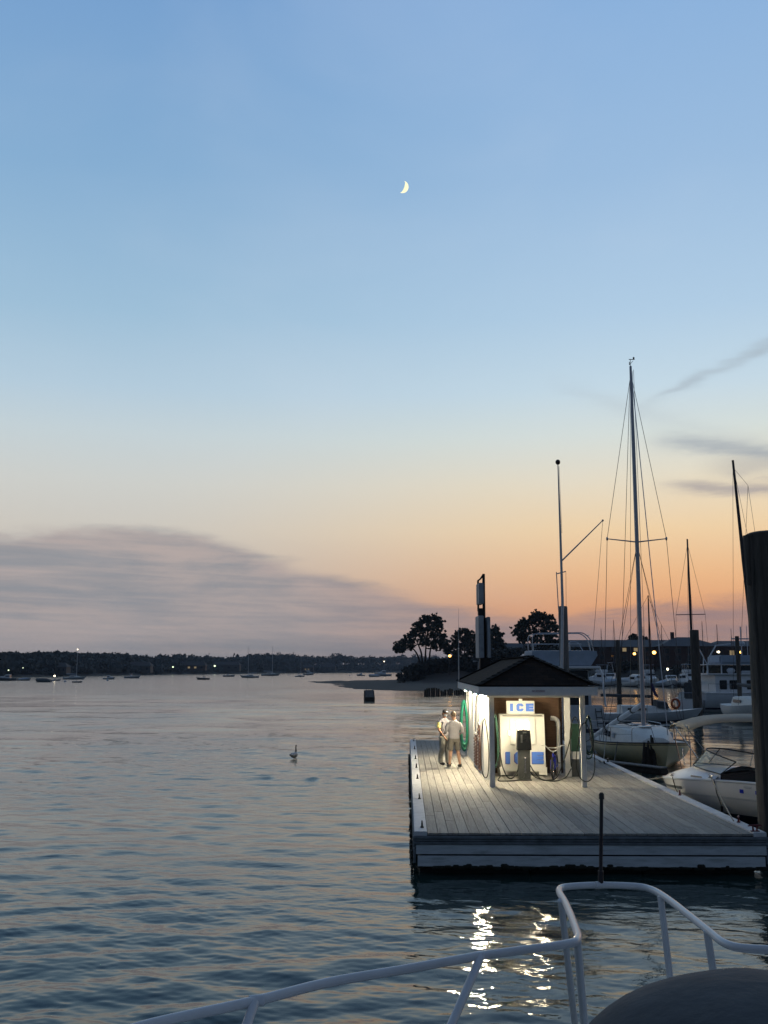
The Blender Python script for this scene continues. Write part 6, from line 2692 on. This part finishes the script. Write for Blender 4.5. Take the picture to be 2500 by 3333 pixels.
# ------------------------------------------------------------------ houses
def house(name, label, px, d, w, dep, z0, eave, ridge, wm, rm, wins=(), cat='house', group=None, hip=.25, turn=0.0, chim=False):
    c = at(px, 2190, d)
    r = thing(name, label, cat, (c.x, d, z0), turn, group)
    mb = MB()
    mb.box((0, 0, eave / 2), (w, dep, eave))
    mb.out('wall', wm, r)
    mb = MB()
    o_ = .5
    A = [(-w / 2 - o_, -dep / 2 - o_, eave + .01), (w / 2 + o_, -dep / 2 - o_, eave + .01), (w / 2 + o_, dep / 2 + o_, eave + .01), (-w / 2 - o_, dep / 2 + o_, eave + .01)]
    hx = w / 2 - dep / 2 * hip
    P, Q = (-hx, 0, ridge), (hx, 0, ridge)
    for f in ([A[0], A[1], Q, P], [A[1], A[2], Q], [A[2], A[3], P, Q], [A[3], A[0], P], [A[3], A[2], A[1], A[0]]):
        mb.face(f)
    rf = mb.out('roof', rm, r, 0)
    if chim:
        mb = MB()
        mb.box((-w * .18, 0, ridge + .5), (1.0, .8, 2.0))
        mb.out('chimney', M_brick, rf)
    for x, z, ww, hh, lit in wins:
        mb = MB()
        mb.box((x, -dep / 2 - .03, z), (ww, .10, hh))
        wd = mb.out('window', M_winlit if lit else M_glass, r)
        mb = MB()
        for sx in (-1, 1):
            mb.box((x + sx * ww / 2, -dep / 2 - .07, z), (.12, .14, hh + .24))
        for sz in (-1, 1):
            mb.box((x, -dep / 2 - .075, z + sz * hh / 2), (ww, .15, .12))
        mb.out('frame', M_housew, wd)
    return r


random.seed(9)
d = 322.0
k = d / F
zl = lambda py: at(2100, py, d).z
z0 = 2.0
wins = [(-19.2 + i * 3.4, zz, 1.3, 1.2, i in (6, 7) and zz > 5.8) for i in range(11) for zz in (zl(2116) - z0, zl(2140) - z0)]
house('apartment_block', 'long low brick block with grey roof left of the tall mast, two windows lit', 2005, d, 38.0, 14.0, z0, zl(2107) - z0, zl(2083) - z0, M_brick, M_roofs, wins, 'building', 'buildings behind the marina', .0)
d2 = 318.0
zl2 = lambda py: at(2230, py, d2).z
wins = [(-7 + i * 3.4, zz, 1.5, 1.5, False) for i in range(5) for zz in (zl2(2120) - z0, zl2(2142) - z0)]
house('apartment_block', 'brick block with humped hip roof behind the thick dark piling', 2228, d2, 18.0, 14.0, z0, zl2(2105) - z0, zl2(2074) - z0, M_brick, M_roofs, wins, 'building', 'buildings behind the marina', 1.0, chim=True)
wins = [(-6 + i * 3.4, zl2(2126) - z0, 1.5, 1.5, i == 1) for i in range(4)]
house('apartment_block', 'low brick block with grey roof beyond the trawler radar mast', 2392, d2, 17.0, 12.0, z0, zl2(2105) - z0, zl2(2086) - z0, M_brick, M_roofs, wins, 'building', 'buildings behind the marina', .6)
house('apartment_block', 'far brick block mostly hidden behind the dark trees and yacht rails', 1790, 345.0, 44.0, 12.0, z0, 7.6, 10.4, M_brick, M_roofs, [(x, 5, 1.5, 1.5, False) for x in (-15, -10, -5, 5, 10, 15)], 'building', 'buildings behind the marina', .3)

gh = 'houses under the far wood'
for px, py, w, eave, ridge, wm, lit, lab in ((455, 2180, 17, 5.0, 8.0, M_housew, False, 'pale house with a lit end wall under the far wood'),
                                 (628, 2175, 22, 4.2, 7.5, M_housed, True, 'long reddish house with glowing windows between two shore lamps'),
                                 (736, 2176, 26, 6.0, 9.0, M_housew, False, 'dim broad house just right of the bright shore lamp'),
                                 (1058, 2180, 24, 5.0, 9.0, M_housew, False, 'dim grey house on the far shore left of the sand spit'),
                                 (1000, 2181, 14, 5.0, 8.0, M_housed, True, 'small house with one light behind the moored cabin cruiser'),
                                 (192, 2183, 11, 4.0, 6.5, M_housew, False, 'small pale boathouse among the dark trees on the far left')):
    s = wl(px, np.interp(px, [-200, 0, 250, 500, 700, 1000, 1300, 1500], [2206, 2204.2, 2200, 2196.2, 2193.2, 2190.5, 2188.6, 2187.6]))
    dd_ = s.y + 3
    wins = [(-w * .36 + i * w * .24, eave * .6, w * .09, 1.6, lit and i in (1, 2)) for i in range(4)]
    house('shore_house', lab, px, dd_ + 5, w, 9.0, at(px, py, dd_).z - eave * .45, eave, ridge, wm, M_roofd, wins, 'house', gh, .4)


# ------------------------------------------------------------------ lamps on the shores
def lamp(label, px, py, d, rad, m, z0, group):
    p = at(px, py, d)
    r = thing('street_lamp', label, 'lamp', (p.x, p.y, z0), 0, group)
    hh = p.z - z0
    mb = MB()
    mb.tube([(0, .1, 0), (0, .1, hh + rad * 1.2)], .09, 6)
    mb.tube([(0, .1, hh + rad * 1.2), (0, -.05, hh + rad * 1.3)], .07, 6)
    mb.out('post', M_signk, r)
    mb = MB()
    mb.ell((0, -.05, hh), (rad, rad, rad * .85), 10, 8)
    mb.out('globe', m, r)


gl = 'lamps on the far shore'
for px, py, rad, m, lab in ((28, 2181.5, .35, M_lampg, 'faint greenish lamp on the far shore at the left edge'),
                       (75, 2174, .25, M_lampg, 'very faint lamp among the far trees near the left edge'),
                       (475, 2172, .55, M_lampg, 'pale lamp by the lit end wall of the shore house'),
                       (563, 2171, .62, M_lampg, 'bright greenish lamp left of the reddish shore house'),
                       (649, 2172, .35, M_lampg, 'small lamp at the right end of the reddish shore house'),
                       (699, 2167.5, .85, M_lampg, 'brightest greenish lamp on the far shore right of the reddish house')):
    s = wl(px, np.interp(px, [-200, 0, 250, 500, 700, 1000], [2206, 2204.2, 2200, 2196.2, 2193.2, 2190.5]))
    lamp(lab, px, py, s.y + 2.5, rad, m, 1.0, gl)
gl = 'lamps behind the marina'
lamp('yellow lamp glowing between the two dark trees on the point', 1464, 2135, 266, .34, M_sodium, 2.5, gl)
lamp('orange lamp before the brick block just left of the tall mast', 2065, 2128, 300, .40, M_sodium, 2.0, gl)
lamp('largest orange lamp before the brick block right of the tall mast', 2129, 2124, 300, .55, M_sodium, 2.0, gl)
lamp('white lamp low over the boats of the far marina row', 2173, 2178, 262, .33, M_lampw, 1.2, gl)
lamp('small white lamp at the left edge of the thick dark piling', 2245, 2184, 262, .2, M_lampw, 1.2, gl)
lamp('yellowish lamp above the trawler roof, left one of two', 2338, 2122, 300, .42, M_lampw, 2.0, gl)
lamp('yellowish lamp above the trawler roof, right one of two', 2411, 2123, 300, .38, M_sodium, 2.0, gl)
lamp('small red lamp above the left edge of the yacht', 1722, 2122, 256, .22, mat('red lamp', (1, .1, .05), .5, var=0, emit=(1, .06, .03), estr=2.0), 2.5, gl)


# ------------------------------------------------------------------ the evening air: an even thin haze
mb = MB()
mb.box((0, 0, 21), (6400, 6400, 46))
hz = mb.out('haze', None, None, 0)
hm_ = bpy.data.materials.new('evening haze')
hm_.use_nodes = True
T = NT(hm_.node_tree)
T.n.clear()
o = T.node('ShaderNodeOutputMaterial')
v = T.node('ShaderNodeVolumePrincipled')
v.inputs['Color'].default_value = (.62, .72, .86, 1)
v.inputs['Density'].default_value = .00014
v.inputs['Anisotropy'].default_value = .2
T.l.new(v.outputs[0], o.inputs['Volume'])
hz.data.materials.append(hm_)
tag(hz, 'thin evening haze over the harbour', 'haze', kind='stuff')
